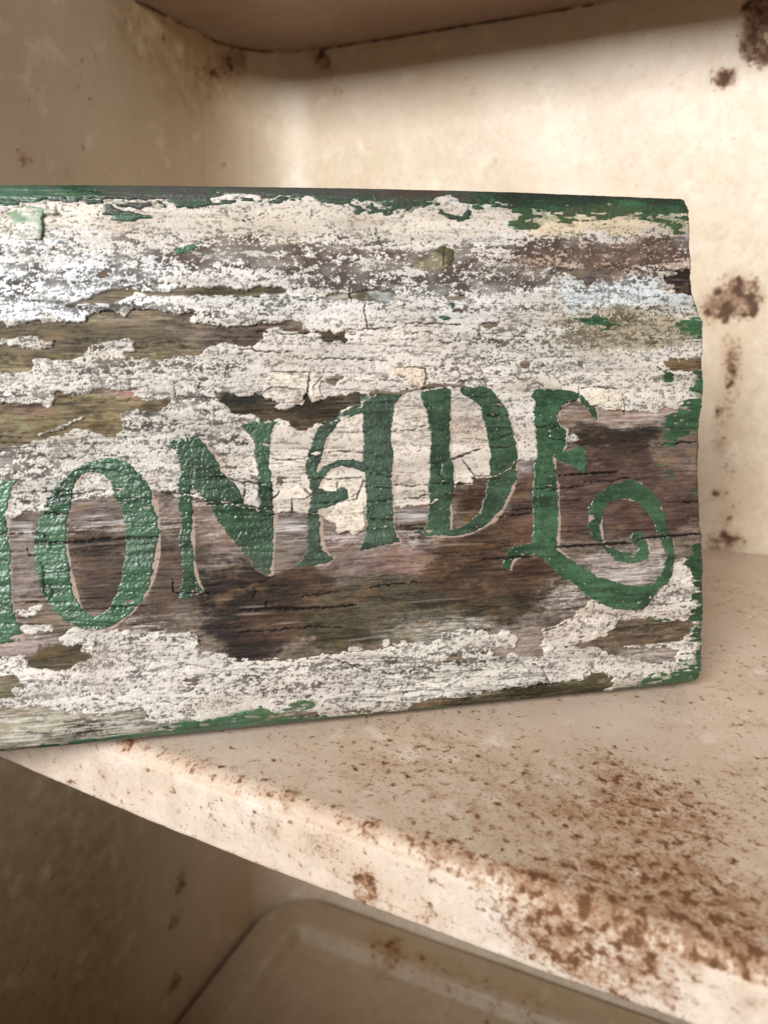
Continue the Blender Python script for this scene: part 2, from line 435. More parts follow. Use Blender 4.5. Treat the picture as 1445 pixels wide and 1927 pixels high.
for c_, r_, k_ in LB: R += gpx(P, lp(*c_), r_*.9, k_*.48)*lip
R += .07*fnoise((nx, m), 16, 9, 3)*(~lip) + .06*fnoise((nx, m), 2.0, 9, 3)*lip
R = np.where(lip, R-.02, R)
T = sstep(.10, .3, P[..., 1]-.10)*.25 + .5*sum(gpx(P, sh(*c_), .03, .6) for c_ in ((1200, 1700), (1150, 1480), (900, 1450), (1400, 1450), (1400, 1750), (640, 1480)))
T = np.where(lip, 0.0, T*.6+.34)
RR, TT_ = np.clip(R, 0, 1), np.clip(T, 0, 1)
def strip(name, a, b):
    b = min(b, m); Q = (P[:, a:b]-np.array([0, .3, 0])).reshape(-1, 3)
    link_mesh(name, Q, grid_faces(nx, b-a), M_SHELF, shelf, {'Rust': RR[:, a:b].ravel(), 'StainShade': TT_[:, a:b].ravel()})
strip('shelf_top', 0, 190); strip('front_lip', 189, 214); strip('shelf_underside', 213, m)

# ------------------------------------------------------------------ the sign: frame of reference
LEAN = math.radians(12.0); THICK = .018; ZF = .0036
A_ = on_z(np.array([1322.0, 1290.0]), ZF); B_ = on_z(np.array([0.0, 1425.0]), ZF)
EU = (A_-B_)/np.linalg.norm(A_-B_); N0 = np.array([EU[1], -EU[0], 0])
EV = math.cos(LEAN)*np.array([0, 0, 1.0])-math.sin(LEAN)*N0
EN = math.cos(LEAN)*N0+math.sin(LEAN)*np.array([0, 0, 1.0])
def uv(p):
    d = ray(p); t = ((A_-CAM)@EN)/(d@EN)
    Q = CAM+d*t[..., None]-A_
    return np.stack([Q@EU, Q@EV], -1)
RES = .00026
U0, U1, V0, V1 = -.292, .0062, -.0006, .1723
NU, NV = int((U1-U0)/RES), int((V1-V0)/RES)
SHP = (NV, NU)
uu = U0+np.arange(NU)*RES; vv = V0+np.arange(NV)*RES
UU, VV = np.meshgrid(uu, vv)
QP = A_+UU[..., None]*EU+VV[..., None]*EV-CAM                # each lattice point's place in the traced drawing
QZ = QP@FW; PX = (W0/2+FPX*(QP@RT)/QZ).astype(np.float32); PY = (H0/2-FPX*(QP@UPV)/QZ).astype(np.float32)
del QP, QZ
PPC = 1.35                                                    # drawing pixels per lattice cell, about

REG = {1: (0, 330, 2.89), 2: (450, 330, 2.89), 3: (850, 330, 2.89), 4: (0, 700, 2.89), 5: (450, 700, 2.89), 6: (850, 700, 2.89),
       7: (0, 1050, 2.0643), 8: (650, 1050, 2.0643), 0: (0, 0, 1.0)}
def T_(*seq):
    """traced outline: region numbers switch the sheet the following points were read from"""
    out = []; r = REG[0]
    for s in seq:
        if isinstance(s, int): r = REG[s]
        else: out.append((r[0]+s[0]/r[2], r[1]+s[1]/r[2]))
    return np.array(out, float)
WX = fnoise(SHP, 5, 9, 4, .7); WY = fnoise(SHP, 5, 9, 4, .7)
II, JJ = np.meshgrid(np.arange(NV), np.arange(NU), indexing='ij')
def warped(m, ax, ay):
    return m[np.clip(np.rint(II+WY*ay), 0, NV-1).astype(int), np.clip(np.rint(JJ+WX*ax), 0, NU-1).astype(int)]
def rast(pts, sm=1):
    q = uv(smooth_closed(pts, sm) if sm else np.asarray(pts, float))
    return fill(SHP, np.stack([(q[:, 0]-U0)/RES, (q[:, 1]-V0)/RES], -1))
def soft(pts, blur, wx=2, wy=1, sm=1):
    """0..1 coverage of an outline; blur in drawing pixels"""
    m = rast(pts, sm).astype(np.float32)
    if wx or wy: m = warped(m, wx, wy)
    b = blur/PPC
    return np.clip(gauss(m, b*.8, b*1.4), 0, 1) if blur > 0 else m
def box(x0, y0, x1, y1): return np.array([(x0, y0), (x1, y0), (x1, y1), (x0, y1)], float)
def ell(x, y, rx, ry, n=14): return np.array([(x+rx*math.cos(a), y+ry*math.sin(a)) for a in np.linspace(0, 2*math.pi, n, endpoint=False)])

# ---- letters (traced)
L_M = [T_(0, (0, 906), (33, 901), (26, 914), (18, 935), (14, 963), (12, 994), (16, 1012), (17, 1046), (21, 1080), (22, 1125), (27, 1160), (37, 1188), (52, 1203), (30, 1209), (0, 1214), (-40, 1219), (-42, 1208), (-30, 1190), (-26, 1160), (-30, 1100), (-30, 1000), (-110, 1180), (-125, 1180), (-205, 1010), (-210, 1150), (-200, 1210), (-185, 1238), (-250, 1246), (-248, 1236), (-228, 1210), (-222, 1100), (-222, 980), (-245, 935), (-165, 925), (-105, 1085), (-45, 915))]
L_O = [T_(4, (585, 463), (500, 480), (440, 508), (385, 545), (330, 590), (260, 670), (222, 770), (190, 880), (180, 1000), (195, 1100), (225, 1180), (270, 1270), (340, 1340), (430, 1392), (510, 1412), (570, 1403), (640, 1370), (720, 1300), (780, 1220), (822, 1130), (852, 1010), (862, 880), (852, 770), (830, 670), (790, 590), (720, 520), (660, 480))]
L_Oi = [T_(4, (500, 545), (560, 550), (600, 590), (620, 640), (655, 700), (675, 800), (690, 900), (685, 1000), (668, 1090), (640, 1180), (600, 1270), (555, 1320), (500, 1335), (450, 1300), (415, 1240), (390, 1150), (370, 1030), (357, 930), (357, 850), (375, 750), (395, 670), (420, 600), (450, 560))]
L_N = [T_(4, (890, 405), (940, 375), (1000, 365), (1075, 350), (1110, 380), (1100, 480), (1060, 560), (1035, 600), (1035, 680), (1046, 760), (1046, 860), (1050, 950), (1055, 1030), (1065, 1100), (1085, 1160), (1112, 1192), (965, 1242), (985, 1130), (985, 960), (975, 780), (965, 690), (965, 600), (976, 540), (972, 450), (930, 415)),
       T_(4, (1000, 372), (1075, 350), (1110, 380), (1140, 420), (1180, 480), (1215, 540), (1265, 600), (1310, 660), (1330, 720), (1400, 730), (1440, 735), (1450, 900), (1450, 1080), (1420, 1092), (1400, 1050), (1340, 1000), (1290, 940), (1240, 880), (1190, 810), (1150, 740), (1100, 680), (1040, 610), (1000, 560)),
       T_(5, (10, 290), (60, 270), (130, 262), (215, 250), (190, 300), (170, 360), (165, 450), (170, 560), (180, 620), (187, 700), (195, 760), (190, 850), (182, 950), (175, 1030), (172, 1100), (150, 1105), (110, 1090), (60, 1060), (60, 800), (108, 760), (110, 730), (105, 660), (100, 600), (95, 520), (90, 450), (80, 370), (50, 320))]
L_A = [T_(5, (700, 150), (560, 220), (530, 245), (470, 260), (430, 300), (400, 360), (375, 440), (362, 510), (375, 570), (395, 640), (390, 700), (375, 750), (370, 800), (368, 900), (360, 970), (330, 1030), (300, 1062), (400, 1056), (470, 1040), (522, 1010), (480, 990), (455, 960), (442, 900), (440, 820), (432, 760), (432, 620), (425, 545), (445, 470), (460, 400), (490, 340), (530, 290), (590, 245), (680, 213)),
       T_(5, (425, 545), (470, 500), (530, 480), (600, 475), (690, 485), (690, 552), (620, 525), (560, 512), (500, 530), (460, 570), (440, 620), (415, 600)),
       T_(5, (425, 650), (445, 630), (480, 650), (530, 648), (545, 628), (580, 618), (597, 650), (590, 690), (560, 702), (500, 735), (440, 742), (405, 720)),
       T_(5, (660, 132), (780, 122), (892, 116), (852, 180), (832, 250), (826, 330), (832, 420), (836, 520), (832, 600), (838, 680), (838, 780), (845, 860), (862, 900), (880, 926), (760, 950), (650, 970), (672, 930), (690, 870), (690, 780), (688, 650), (680, 560), (672, 460), (670, 300), (672, 200))]
L_D = [T_(5, (970, 115), (1060, 95), (1140, 88), (1150, 150), (1145, 250), (1150, 330), (1140, 430), (1160, 500), (1165, 580), (1160, 640), (1146, 720), (1146, 800), (1142, 885), (1080, 897), (995, 890), (1025, 830), (1030, 700), (1030, 500), (1040, 400), (1030, 280), (1010, 190)),
       T_(6, (30, 105), (60, 80), (120, 72), (190, 78), (230, 110), (280, 170), (310, 230), (328, 300), (345, 380), (355, 450), (350, 540), (335, 620), (300, 700), (250, 780), (200, 830), (120, 870), (60, 887), (-10, 892), (-60, 890), (-30, 862), (50, 846), (120, 800), (165, 740), (180, 680), (200, 600), (206, 500), (205, 400), (190, 320), (170, 250), (150, 190), (120, 150), (60, 122))]
L_E = [T_(6, (425, 100), (500, 88), (640, 93), (690, 118), (770, 138), (786, 200), (797, 270), (790, 278), (760, 225), (720, 172), (680, 146), (580, 190), (580, 290), (616, 312), (612, 428), (560, 432), (552, 470), (572, 560), (580, 700), (580, 800), (575, 900), (570, 962), (600, 980), (650, 1020), (740, 1080), (820, 1120), (920, 1155), (1020, 1165), (1090, 1160), (1145, 1090), (1160, 1020), (1150, 960), (1130, 900), (1100, 830), (1080, 790), (1040, 740), (990, 700), (940, 685), (870, 700), (830, 730), (810, 790), (808, 840), (815, 900), (832, 940), (880, 962), (950, 982), (1000, 988), (1018, 970), (1008, 945), (985, 938), (970, 900), (990, 868), (1030, 878), (1062, 920), (1077, 980), (1050, 1030), (980, 1042), (900, 1025), (850, 990), (810, 945), (780, 910), (750, 860), (735, 800), (745, 740), (770, 690), (820, 640), (890, 605), (950, 585), (1000, 590), (1060, 630), (1110, 680), (1140, 740), (1162, 820), (1202, 900), (1213, 980), (1203, 1070), (1180, 1140), (1130, 1190), (1082, 1240), (1062, 1285), (980, 1302), (870, 1285), (780, 1250), (700, 1190), (650, 1140), (600, 1110), (560, 1080), (520, 1040), (480, 1005), (430, 992), (390, 997), (340, 1017), (320, 1050), (322, 1085), (295, 1078), (282, 1040), (285, 1010), (310, 970), (350, 948), (400, 928), (450, 930), (445, 880), (440, 820), (440, 620), (445, 540), (456, 480), (455, 400), (450, 280), (440, 200), (440, 160)),
       T_(6, (560, 470), (560, 436), (622, 436), (660, 420), (722, 396), (727, 470), (720, 572), (700, 540), (668, 508))]
def union(polys, sm=1):
    m = np.zeros(SHP, bool)
    for p in polys: m |= rast(p, sm)
    return m
LET = [('M', union(L_M, 0), .30, .055), ('O', union(L_O) & ~union(L_Oi), .31, .05), ('N', union(L_N, 0), .34, .045), ('A', union(L_A, 0), .42, .04),
       ('D', union(L_D), .36, .05), ('E', union(L_E), .25, .085)]
LALL = np.zeros(SHP, bool)
for l in LET: LALL |= l[1]
# tan undercoat that shows beside the letters, mostly to their right
def shift(m, dx, dy):
    r = np.zeros_like(m); n0, n1 = m.shape
    ys, yd = (slice(0, n0-dy), slice(dy, n0)) if dy >= 0 else (slice(-dy, n0), slice(0, n0+dy))
    xs_, xd = (slice(0, n1-dx), slice(dx, n1)) if dx >= 0 else (slice(-dx, n1), slice(0, n1+dx))
    r[yd, xd] = m[ys, xs_]; return r
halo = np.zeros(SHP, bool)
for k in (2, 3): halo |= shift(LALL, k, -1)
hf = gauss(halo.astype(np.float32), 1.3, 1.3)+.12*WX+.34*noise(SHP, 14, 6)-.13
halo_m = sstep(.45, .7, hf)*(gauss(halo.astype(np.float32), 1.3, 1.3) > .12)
del hf

# ---- bare wood (traced)
wood = [
 T_(1, (540, 625), (620, 610), (700, 625), (860, 625), (950, 620), (1010, 608), (1120, 612), (1210, 602), (1290, 614), (1445, 606), 2, (60, 605), (200, 618), (290, 612), (200, 658), (100, 660), (0, 655), 1, (1380, 660), (1200, 650), (1000, 655), (880, 652), (700, 657), (620, 680), (560, 690), (420, 700), (360, 720), (330, 700), (430, 680)),
 T_(1, (-60, 800), (0, 800), (120, 790), (200, 780), (300, 780), (450, 800), (520, 760), (640, 742), (760, 737), (900, 737), (1050, 747), (1080, 790), (1140, 815), (1230, 827), (1340, 815), 2, (0, 822), (150, 810), (268, 800), (290, 783), (330, 788), (345, 838), (410, 840), (590, 838), (596, 912), (462, 914), (448, 860), (400, 850), (350, 852), (150, 852), (145, 895), (100, 928), (0, 930), 1, (1390, 930), (1290, 915), (1200, 910), (1130, 940), (1090, 975), (1000, 990), (830, 1000), (700, 995), (668, 970), (720, 945), (740, 905), (700, 890), (620, 895), (520, 910), (490, 950), (460, 980), (450, 1000), (350, 1012), (290, 1000), (260, 985), (180, 985), (180, 1050), (100, 1075), (-60, 1075)),
 T_(4, (-60, 180), (0, 180), (60, 150), (170, 170), (290, 170), (300, 115), (400, 130), (480, 110), (520, 85), (580, 78), (650, 95), (740, 93), (780, 130), (770, 152), (850, 152), (922, 140), (916, 192), (820, 200), (690, 200), (640, 230), (660, 300), (630, 342), (560, 345), (500, 322), (400, 330), (380, 352), (280, 370), (150, 390), (60, 405), (-60, 410)),
 T_(4, (1168, 110), (1230, 98), (1300, 125), (1380, 130), (1442, 150), 5, (60, 120), (140, 155), (190, 155), (280, 190), (330, 165), (340, 118), (380, 98), (400, 162), (470, 152), (520, 128), (560, 118), (690, 123), (700, 150), (560, 215), (530, 260), (430, 290), (418, 270), (400, 302), (340, 322), (290, 312), (280, 290), (240, 262), (120, 262), (60, 222), (0, 225), 4, (1340, 225), (1260, 222), (1210, 182), (1170, 130)),
 T_(5, (690, 125), (760, 105), (880, 100), (960, 95), (1040, 68), (1140, 70), (1260, 53), (1292, 82), (1200, 84), (1050, 98), (900, 116), (800, 124)),
 T_(2, (350, 625), (600, 635), (840, 612), (845, 690), (770, 690), (612, 682), (520, 675), (400, 660)),
 T_(2, (1100, 645), (1140, 655), (1230, 650), (1222, 680), (1130, 682)),
 T_(3, (150, 815), (200, 800), (262, 815), (230, 832), (170, 832)),
 T_(3, (640, 515), (700, 510), (860, 515), (900, 530), (800, 552), (740, 590), (700, 560), (640, 548)),
 T_(3, (1160, 520), (1200, 500), (1320, 520), (1330, 655), (1230, 650), (1170, 630)),
 T_(3, (1150, 1000), (1400, 985), (1400, 1060), (1200, 1062)), T_(3, (360, 1005), (442, 1020), (400, 1050), (370, 1042)), T_(3, (680, 1015), (730, 1012), (725, 1035), (690, 1040)),
 T_(2, (458, 1112), (520, 1080), (602, 1078), (572, 1105), (540, 1142), (480, 1142)),
 # the large bare field behind the lower half of the letters
 T_(0, (-320, 985), (-150, 970), (0, 968), (17, 968), (52, 964), (73, 965), (110, 955), (133, 949), (152, 939), (194, 939), (225, 930), (284, 924), (298, 921), (332, 928), (356, 935), (400, 942), (517, 968), (550, 965), (578, 966), (600, 967), (616, 980), (632, 984), (633, 1001), (682, 1002), (720, 990), (741, 956), (748, 954), (806, 949), (835, 935), (850, 911), (888, 910), (891, 897), (910, 897), (921, 901), (960, 885), (969, 868), (1005, 864), (1040, 856), (1047, 850), (1062, 848), (1063, 808), (1051, 800), (1051, 766), (1085, 752), (1110, 762), (1127, 769), (1172, 771), (1173, 780), (1210, 774), (1241, 771), (1279, 773), (1350, 768), (1350, 1049), (1286, 1049), (1266, 1062), (1240, 1110), (1190, 1140), (1120, 1130), (1090, 1145), (1069, 1166), (1023, 1188), (1026, 1234), (936, 1239), (916, 1222), (972, 1217), (972, 1195), (941, 1193), (912, 1191), (885, 1186), (858, 1187), (829, 1193), (810, 1205), (742, 1210), (713, 1220), (650, 1227), (644, 1232), (620, 1234), (533, 1238), (451, 1237), (421, 1232), (388, 1229), (375, 1215), (373, 1195), (358, 1188), (339, 1193), (233, 1190), (150, 1182), (118, 1194), (108, 1217), (53, 1230), (0, 1234), (-320, 1250)),
 T_(7, (105, 375), (200, 345), (355, 340), (357, 390), (270, 435), (140, 450), (110, 420)), T_(7, (-40, 470), (60, 455), (110, 500), (60, 540), (-40, 542)),
 T_(7, (-600, 610), (0, 592), (100, 585), (190, 592), (230, 597), (370, 602), (430, 612), (540, 600), (548, 650), (640, 655), (740, 640), (800, 640), (940, 640), (1100, 605), (1240, 595), (1250, 620), (1100, 650), (900, 680), (400, 720), (0, 790), (-600, 850)),
 T_(8, (1060, 240), (1180, 236), (1345, 250), (1350, 300), (1300, 330), (1290, 400), (1190, 412), (1100, 388), (1020, 372), (930, 352), (880, 340), (960, 315), (1010, 300)),
 T_(8, (780, 492), (840, 480), (950, 462), (1030, 455), (1050, 490), (1000, 540), (900, 556), (700, 575), (600, 582), (260, 600), (250, 585), (280, 565), (430, 540), (560, 520)),
]
islands = [T_(1, (-60, 890), (60, 890), (120, 870), (210, 880), (290, 902), (270, 930), (170, 940), (80, 925), (-60, 925)),
           T_(4, (190, 352), (300, 310), (380, 280), (450, 238), (462, 262), (400, 292), (300, 332)),
           T_(7, (60, 200), (110, 195), (170, 178), (182, 190), (130, 237), (70, 227)), T_(7, (70, 265), (150, 258), (210, 253), (225, 290), (150, 282), (75, 292)),
           T_(7, (374, 570), (500, 566), (520, 590), (430, 606), (372, 604)),
           T_(8, (1060, 345), (1130, 340), (1290, 330), (1290, 340), (1150, 356)),
           T_(8, (960, 275), (1040, 270), (1040, 282), (970, 290))]
wm = np.zeros(SHP, np.float32)
for p in wood: wm = np.maximum(wm, warped(rast(p, 0).astype(np.float32), 2.6, 1.5))
for p in islands: wm = np.minimum(wm, 1-warped(rast(p, 1).astype(np.float32), 2.0, 1.2))
grain = fnoise(SHP, 2.2, 42, 3, .7)                           # long fibres
gfine = fnoise(SHP, .8, 12, 2, .7)
# scattered tiny losses
loss = noise(SHP, 2.0, 6.0)+.7*noise(SHP, 6, 26)
wm = np.maximum(wm, (loss > 3.55).astype(np.float32))
wf = gauss(wm, .9, 1.1)                                       # 1 = bare
CM = .5-wf+.10*noise(SHP, .9, 1.3)*(np.abs(wf-.5) < .48)      # >0 where the paint holds

# ---- cracks
CR = np.zeros(SHP, np.float32); gr0 = noise(SHP, .8, 1.2)
def crack(pts, w=1.0, k=1.0, rough=1.6):
    p = np.asarray(pts, float)
    q = [p[0]]
    for a, b in zip(p[:-1], p[1:]):
        n = max(1, int(np.hypot(*(b-a))/6))
        for i in range(1, n+1):
            c = a+(b-a)*i/n
            if i < n: c = c+np.array([random.gauss(0, .5), random.gauss(0, rough*.5)])
            q.append(c)
    q = uv(np.array(q)); ci = (q[:, 0]-U0)/RES; ri = (q[:, 1]-V0)/RES
    n = len(q)
    for i in range(n-1):
        ww = w/PPC*(.65+.7*random.random())*(.5+.5*math.sin(math.pi*(i+.7)/(n+.4)))
        x0, x1 = sorted((ci[i], ci[i+1])); y0, y1 = sorted((ri[i], ri[i+1]))
        a0, a1 = max(int(x0-4), 0), min(int(x1+5), NU); b0, b1 = max(int(y0-4), 0), min(int(y1+5), NV)
        if a1 <= a0 or b1 <= b0: continue
        X = np.arange(a0, a1)[None, :]-ci[i]; Y = np.arange(b0, b1)[:, None]-ri[i]
        dx, dy = ci[i+1]-ci[i], ri[i+1]-ri[i]; L2 = dx*dx+dy*dy+1e-9
        t = np.clip((X*dx+Y*dy)/L2, 0, 1); d = np.hypot(X-t*dx, Y-t*dy)+.25*gr0[b0:b1, a0:a1]
        CR[b0:b1, a0:a1] = np.maximum(CR[b0:b1, a0:a1], k*np.clip(1.25-d/max(ww, .35)*.7, 0, 1))
TC = [(4, (0, 885), (120, 878), (240, 880), (262, 912)), (4, (190, 930), (350, 930), (520, 918), (690, 905), (860, 900)), (4, (75, 1255), (200, 1252), (370, 1250)), (4, (260, 690), (500, 650), (650, 640)),
      (4, (150, 960), (160, 1000), (200, 1000)), (4, (225, 1040), (240, 1090), (238, 1150), (255, 1230)), (4, (1080, 575), (1220, 572), (1320, 600), (1445, 608)), (4, (1110, 720), (1200, 722), (1310, 715)), (4, (1330, 600), (1335, 650), (1320, 712)),
      (4, (250, 770), (370, 770)), (4, (860, 655), (970, 660), (1090, 665)), (4, (280, 1160), (290, 1200), (270, 1240)), (4, (940, 1130), (945, 1200), (1055, 1205)), (4, (1060, 1140), (1060, 1205), (1165, 1212)), (4, (80, 660), (180, 650), (380, 650)),
      (5, (0, 600), (100, 605), (210, 650)), (5, (180, 470), (290, 478), (360, 470)), (5, (330, 605), (390, 668)), (5, (290, 690), (290, 765)), (5, (220, 650), (180, 690)), (5, (110, 790), (180, 780), (240, 760)),
      (5, (380, 580), (470, 578), (560, 580), (670, 570)), (5, (530, 580), (538, 640)), (5, (655, 645), (640, 690), (600, 700)), (5, (440, 712), (560, 705), (640, 690)), (5, (470, 440), (560, 430), (670, 440)), (5, (690, 625), (780, 628), (835, 632)),
      (5, (690, 708), (770, 700), (840, 695)), (5, (690, 800), (770, 805), (840, 800)), (5, (850, 612), (940, 622), (1030, 612)), (5, (900, 690), (960, 685), (1030, 668)), (5, (1030, 495), (1080, 500), (1160, 475), (1250, 440), (1310, 410)),
      (5, (1225, 490), (1280, 560)), (5, (1040, 610), (1150, 612), (1270, 605)), (5, (1100, 500), (1090, 560), (1120, 600)), (5, (840, 320), (930, 318), (1010, 290)), (5, (1350, 235), (1440, 240)), (5, (690, 550), (780, 560), (830, 570)),
      (5, (0, 1300), (150, 1292), (330, 1290), (520, 1282), (640, 1268)), (5, (330, 1228), (420, 1215), (520, 1200)), (5, (680, 1185), (800, 1155), (1000, 1150)), (5, (80, 1180), (95, 1200), (75, 1230)), (5, (150, 1250), (145, 1295)), (5, (0, 1420), (200, 1405), (400, 1385), (560, 1390)),
      (6, (580, 566), (720, 555), (900, 545)), (6, (720, 600), (850, 592), (970, 576)), (6, (580, 632), (720, 622)), (6, (600, 702), (700, 695)), (6, (560, 955), (700, 945), (850, 935), (1000, 930)), (6, (1040, 905), (1200, 892), (1372, 880)),
      (6, (170, 1022), (300, 1012), (420, 1005)), (6, (1260, 706), (1352, 700)), (6, (180, 235), (250, 238), (310, 235)), (6, (210, 372), (260, 360), (330, 330)), (6, (205, 405), (290, 410), (350, 405)), (6, (60, 480), (120, 560), (205, 565)), (6, (0, 470), (100, 440), (180, 410)),
      (6, (450, 290), (520, 300), (580, 300)), (6, (520, 310), (530, 360), (610, 372)), (6, (330, 750), (440, 745)), (6, (440, 640), (520, 625), (580, 640)), (6, (590, 185), (690, 140)), (6, (690, 80), (690, 140)), (6, (930, 150), (940, 230)),
      (6, (1110, 390), (1240, 385), (1330, 380)), (6, (700, 90), (800, 80), (920, 92)), (6, (770, 1250), (775, 1280)), (6, (250, 790), (440, 770)), (4, (0, 1020), (40, 1030)), (4, (600, 1280), (760, 1275)), (4, (300, 470), (420, 465)),
      (2, (690, 690), (680, 720), (690, 770), (700, 840)), (2, (745, 285), (760, 340), (780, 400)), (2, (1110, 395), (1112, 515)), (2, (600, 620), (612, 690)), (2, (0, 940), (150, 960), (300, 955)), (2, (100, 850), (300, 862), (440, 850)),
      (2, (590, 840), (760, 830), (840, 830)), (2, (840, 800), (1000, 805), (1200, 812)), (2, (170, 1068), (390, 1068)), (2, (385, 1068), (375, 1130), (375, 1180)), (2, (100, 1190), (180, 1150), (330, 1160)), (2, (830, 1040), (920, 1040), (1015, 1050), (1010, 1130)),
      (2, (940, 860), (1000, 850), (1080, 870)), (2, (350, 1000), (600, 995), (780, 1010)), (2, (430, 1060), (445, 1100), (400, 1150)), (1, (950, 1130), (955, 1200), (1050, 1205)), (1, (1060, 1210), (1090, 1130)), (1, (1060, 1205), (1170, 1212)),
      (8, (770, 440), (790, 480)), (8, (860, 250), (770, 285)), (8, (950, 435), (960, 455)), (8, (0, 415), (60, 420)), (7, (1270, 385), (1380, 420), (1440, 445)), (7, (770, 300), (780, 340))]
for s in TC: crack(T_(*s), 1.0, .95, 2.4)
for s in ((6, (560, 955), (700, 945), (850, 935), (1000, 930)), (6, (1000, 925), (1040, 905), (1200, 892), (1372, 880)), (6, (170, 1022), (300, 1012), (440, 1004)), (4, (190, 930), (350, 930), (520, 918), (690, 905), (860, 900)), (5, (0, 1300), (150, 1292), (330, 1290), (520, 1282), (640, 1268)), (6, (580, 566), (720, 555), (900, 545))): crack(T_(*s), 1.7, 1.0, 1.2)
def rcracks(n, x0, y0, x1, y1, lmin, lmax, w, k, slope=0.0):
    for _ in range(n):
        x, y = random.uniform(x0, x1), random.uniform(y0, y1); L = random.uniform(lmin, lmax); p = [(x, y)]; s = slope+random.gauss(0, .05)
        while L > 0:
            st = random.uniform(4, 10); L -= st
            s2 = s+random.gauss(0, .09)
            if random.random() < .025: s2 += random.choice((-1, 1))*1.0
            p.append((p[-1][0]+st, p[-1][1]+st*s2))
        crack(p, w*random.uniform(.6, 1.3), k*random.uniform(.5, 1), .8)
rcracks(120, 480, 740, 980, 960, 10, 60, .8, .6)
rcracks(90, 380, 600, 1000, 760, 15, 90, .8, .6)
rcracks(150, 600, 1240, 1010, 1325, 12, 70, .9, .75, -.06)
rcracks(80, 60, 720, 460, 960, 15, 80, .8, .6)
rcracks(110, 20, 960, 1310, 1200, 30, 170, .6, .55, -.03)
rcracks(60, 100, 1190, 700, 1320, 15, 80, .8, .5, -.05)
rcracks(90, -280, 560, 500, 760, 20, 120, .8, .5)
rcracks(70, 900, 470, 1310, 760, 15, 90, .8, .5)
rcracks(60, 0, 390, 1290, 470, 10, 60, .7, .45)
rcracks(80, -300, 800, 20, 1380, 20, 120, .9, .6)
rcracks(60, 1040, 1100, 1320, 1250, 15, 70, .8, .6)

# ---- height of the bare board
TOPV = np.interp(uu, [-.292, -.2255, -.1724, -.123, -.060, -.0015], [.1665, .1683, .1698, .1708, .1713, .1709])[None, :]
base = np.zeros(SHP, np.float32)
et = np.clip((VV-(TOPV-.0070))/.0070, 0, 1); base -= .0038*(1-np.sqrt(np.clip(1-et**2.0*.985, 0, 1)))        # rounded top edge
eb = np.clip((.0062-VV)/.0062, 0, 1); base -= .0064*(1-np.sqrt(np.clip(1-eb**2*.97, 0, 1)))
wf1 = noise(SHP, .60, 9)
wood_h = base+.00009*grain+.00003*gfine+.00004*wf1+.00022*noise(SHP, 24, 120)-.00032
wood_h -= .0006*CR*np.clip(wf*2, 0, 1)
# ---- paint film height
gr1 = .88*noise(SHP, .52, .60)+.48*noise(SHP, .60, 1.8); gr2 = noise(SHP, 1.2, 2.4); gr3 = noise(SHP, 4, 7); gs = .80*gr1+.50*gr2+.20*gr3; gs /= gs.std()
smoothz = np.zeros(SHP, np.float32)                            # places where the paint lies smooth
for p, k in [(box(490, 730, 980, 1005), .75), (T_(0, (380, 690), (720, 700), (720, 760), (360, 740)), .7), (box(0, 390, 1290, 445), .6), (box(600, 1265, 1010, 1330), .45), (box(370, 1180, 640, 1240), .4), (T_(0, (440, 610), (800, 640), (800, 720), (420, 720)), .5)]:
    smoothz = np.maximum(smoothz, k*soft(p, 22, 6, 4))
gran = 1-smoothz
fine_h = (.000045*gs*(.35+.75*gran)+.00003*grain*smoothz).astype(np.float32)
edge_lift = .00019*np.clip(gauss(np.clip(wf*2, 0, 1), 5, 5)*2.2, 0, 1)*(noise(SHP, 9, 12) > .2)
edge_lift = gauss(edge_lift.astype(np.float32), 1.4, 1.4)
cream_h = base+fine_h+.00004*noise(SHP, 14, 50)+edge_lift-.00045*CR
# ---- density of dirt specks in the pits of the paint
SP = np.full(SHP, .20, np.float32)
for p, d, b in [(T_(0, (250, 452), (420, 440), (700, 455), (760, 480), (900, 460), (960, 445), (1295, 452), (1300, 505), (1180, 500), (1010, 540), (900, 548), (700, 540), (480, 515), (300, 500)), .80, 14),
                (T_(0, (560, 470), (760, 480), (740, 525), (600, 520)), .84, 10), (T_(0, (960, 450), (1120, 462), (1100, 500), (980, 510)), .86, 9), (T_(0, (930, 462), (1250, 450), (1302, 455), (1302, 478), (1180, 490), (1000, 500)), .9, 9), (T_(0, (1180, 455), (1300, 455), (1302, 480), (1240, 475)), .78, 7),
                (box(120, 430, 330, 470), .34, 14), (box(-300, 470, 330, 640), .42, 14), (box(300, 555, 540, 610), .40, 10), (T_(0, (60, 690), (420, 640), (480, 690), (280, 730), (100, 720)), .40, 12),
                (box(260, 770, 420, 850), .42, 14), (box(-300, 640, 480, 960), .38, 14), (T_(0, (1050, 590), (1320, 590), (1320, 640), (1180, 665), (1050, 650)), .56, 14), (box(850, 620, 1060, 740), .40, 16),
                (box(690, 560, 1000, 620), .30, 14), (T_(0, (760, 1190), (900, 1180), (930, 1240), (820, 1265), (700, 1250)), .50, 10), (box(100, 1200, 660, 1320), .36, 16), (box(1200, 1090, 1300, 1150), .40, 10),
                (box(740, 780, 830, 880), .36, 10), (box(0, 390, 1290, 440), .07, 10), (box(500, 820, 700, 1000), .06, 14), (box(480, 1190, 640, 1250), .14, 12), (box(850, 390, 960, 440), .03, 8)]:
    s = soft(p, b, 6, 3); SP = SP*(1-s)+d*s
SP = np.clip(SP*(1+.30*noise(SHP, 9, 22)+.28*noise(SHP, 2.5, 8)+.30*noise(SHP, 2.2, 45)), .01, .92)
thr = -1.35+SP*2.6
pit = sstep(thr+.42, thr-.28, gs)*np.clip(.35+gran*.9, 0, 1)

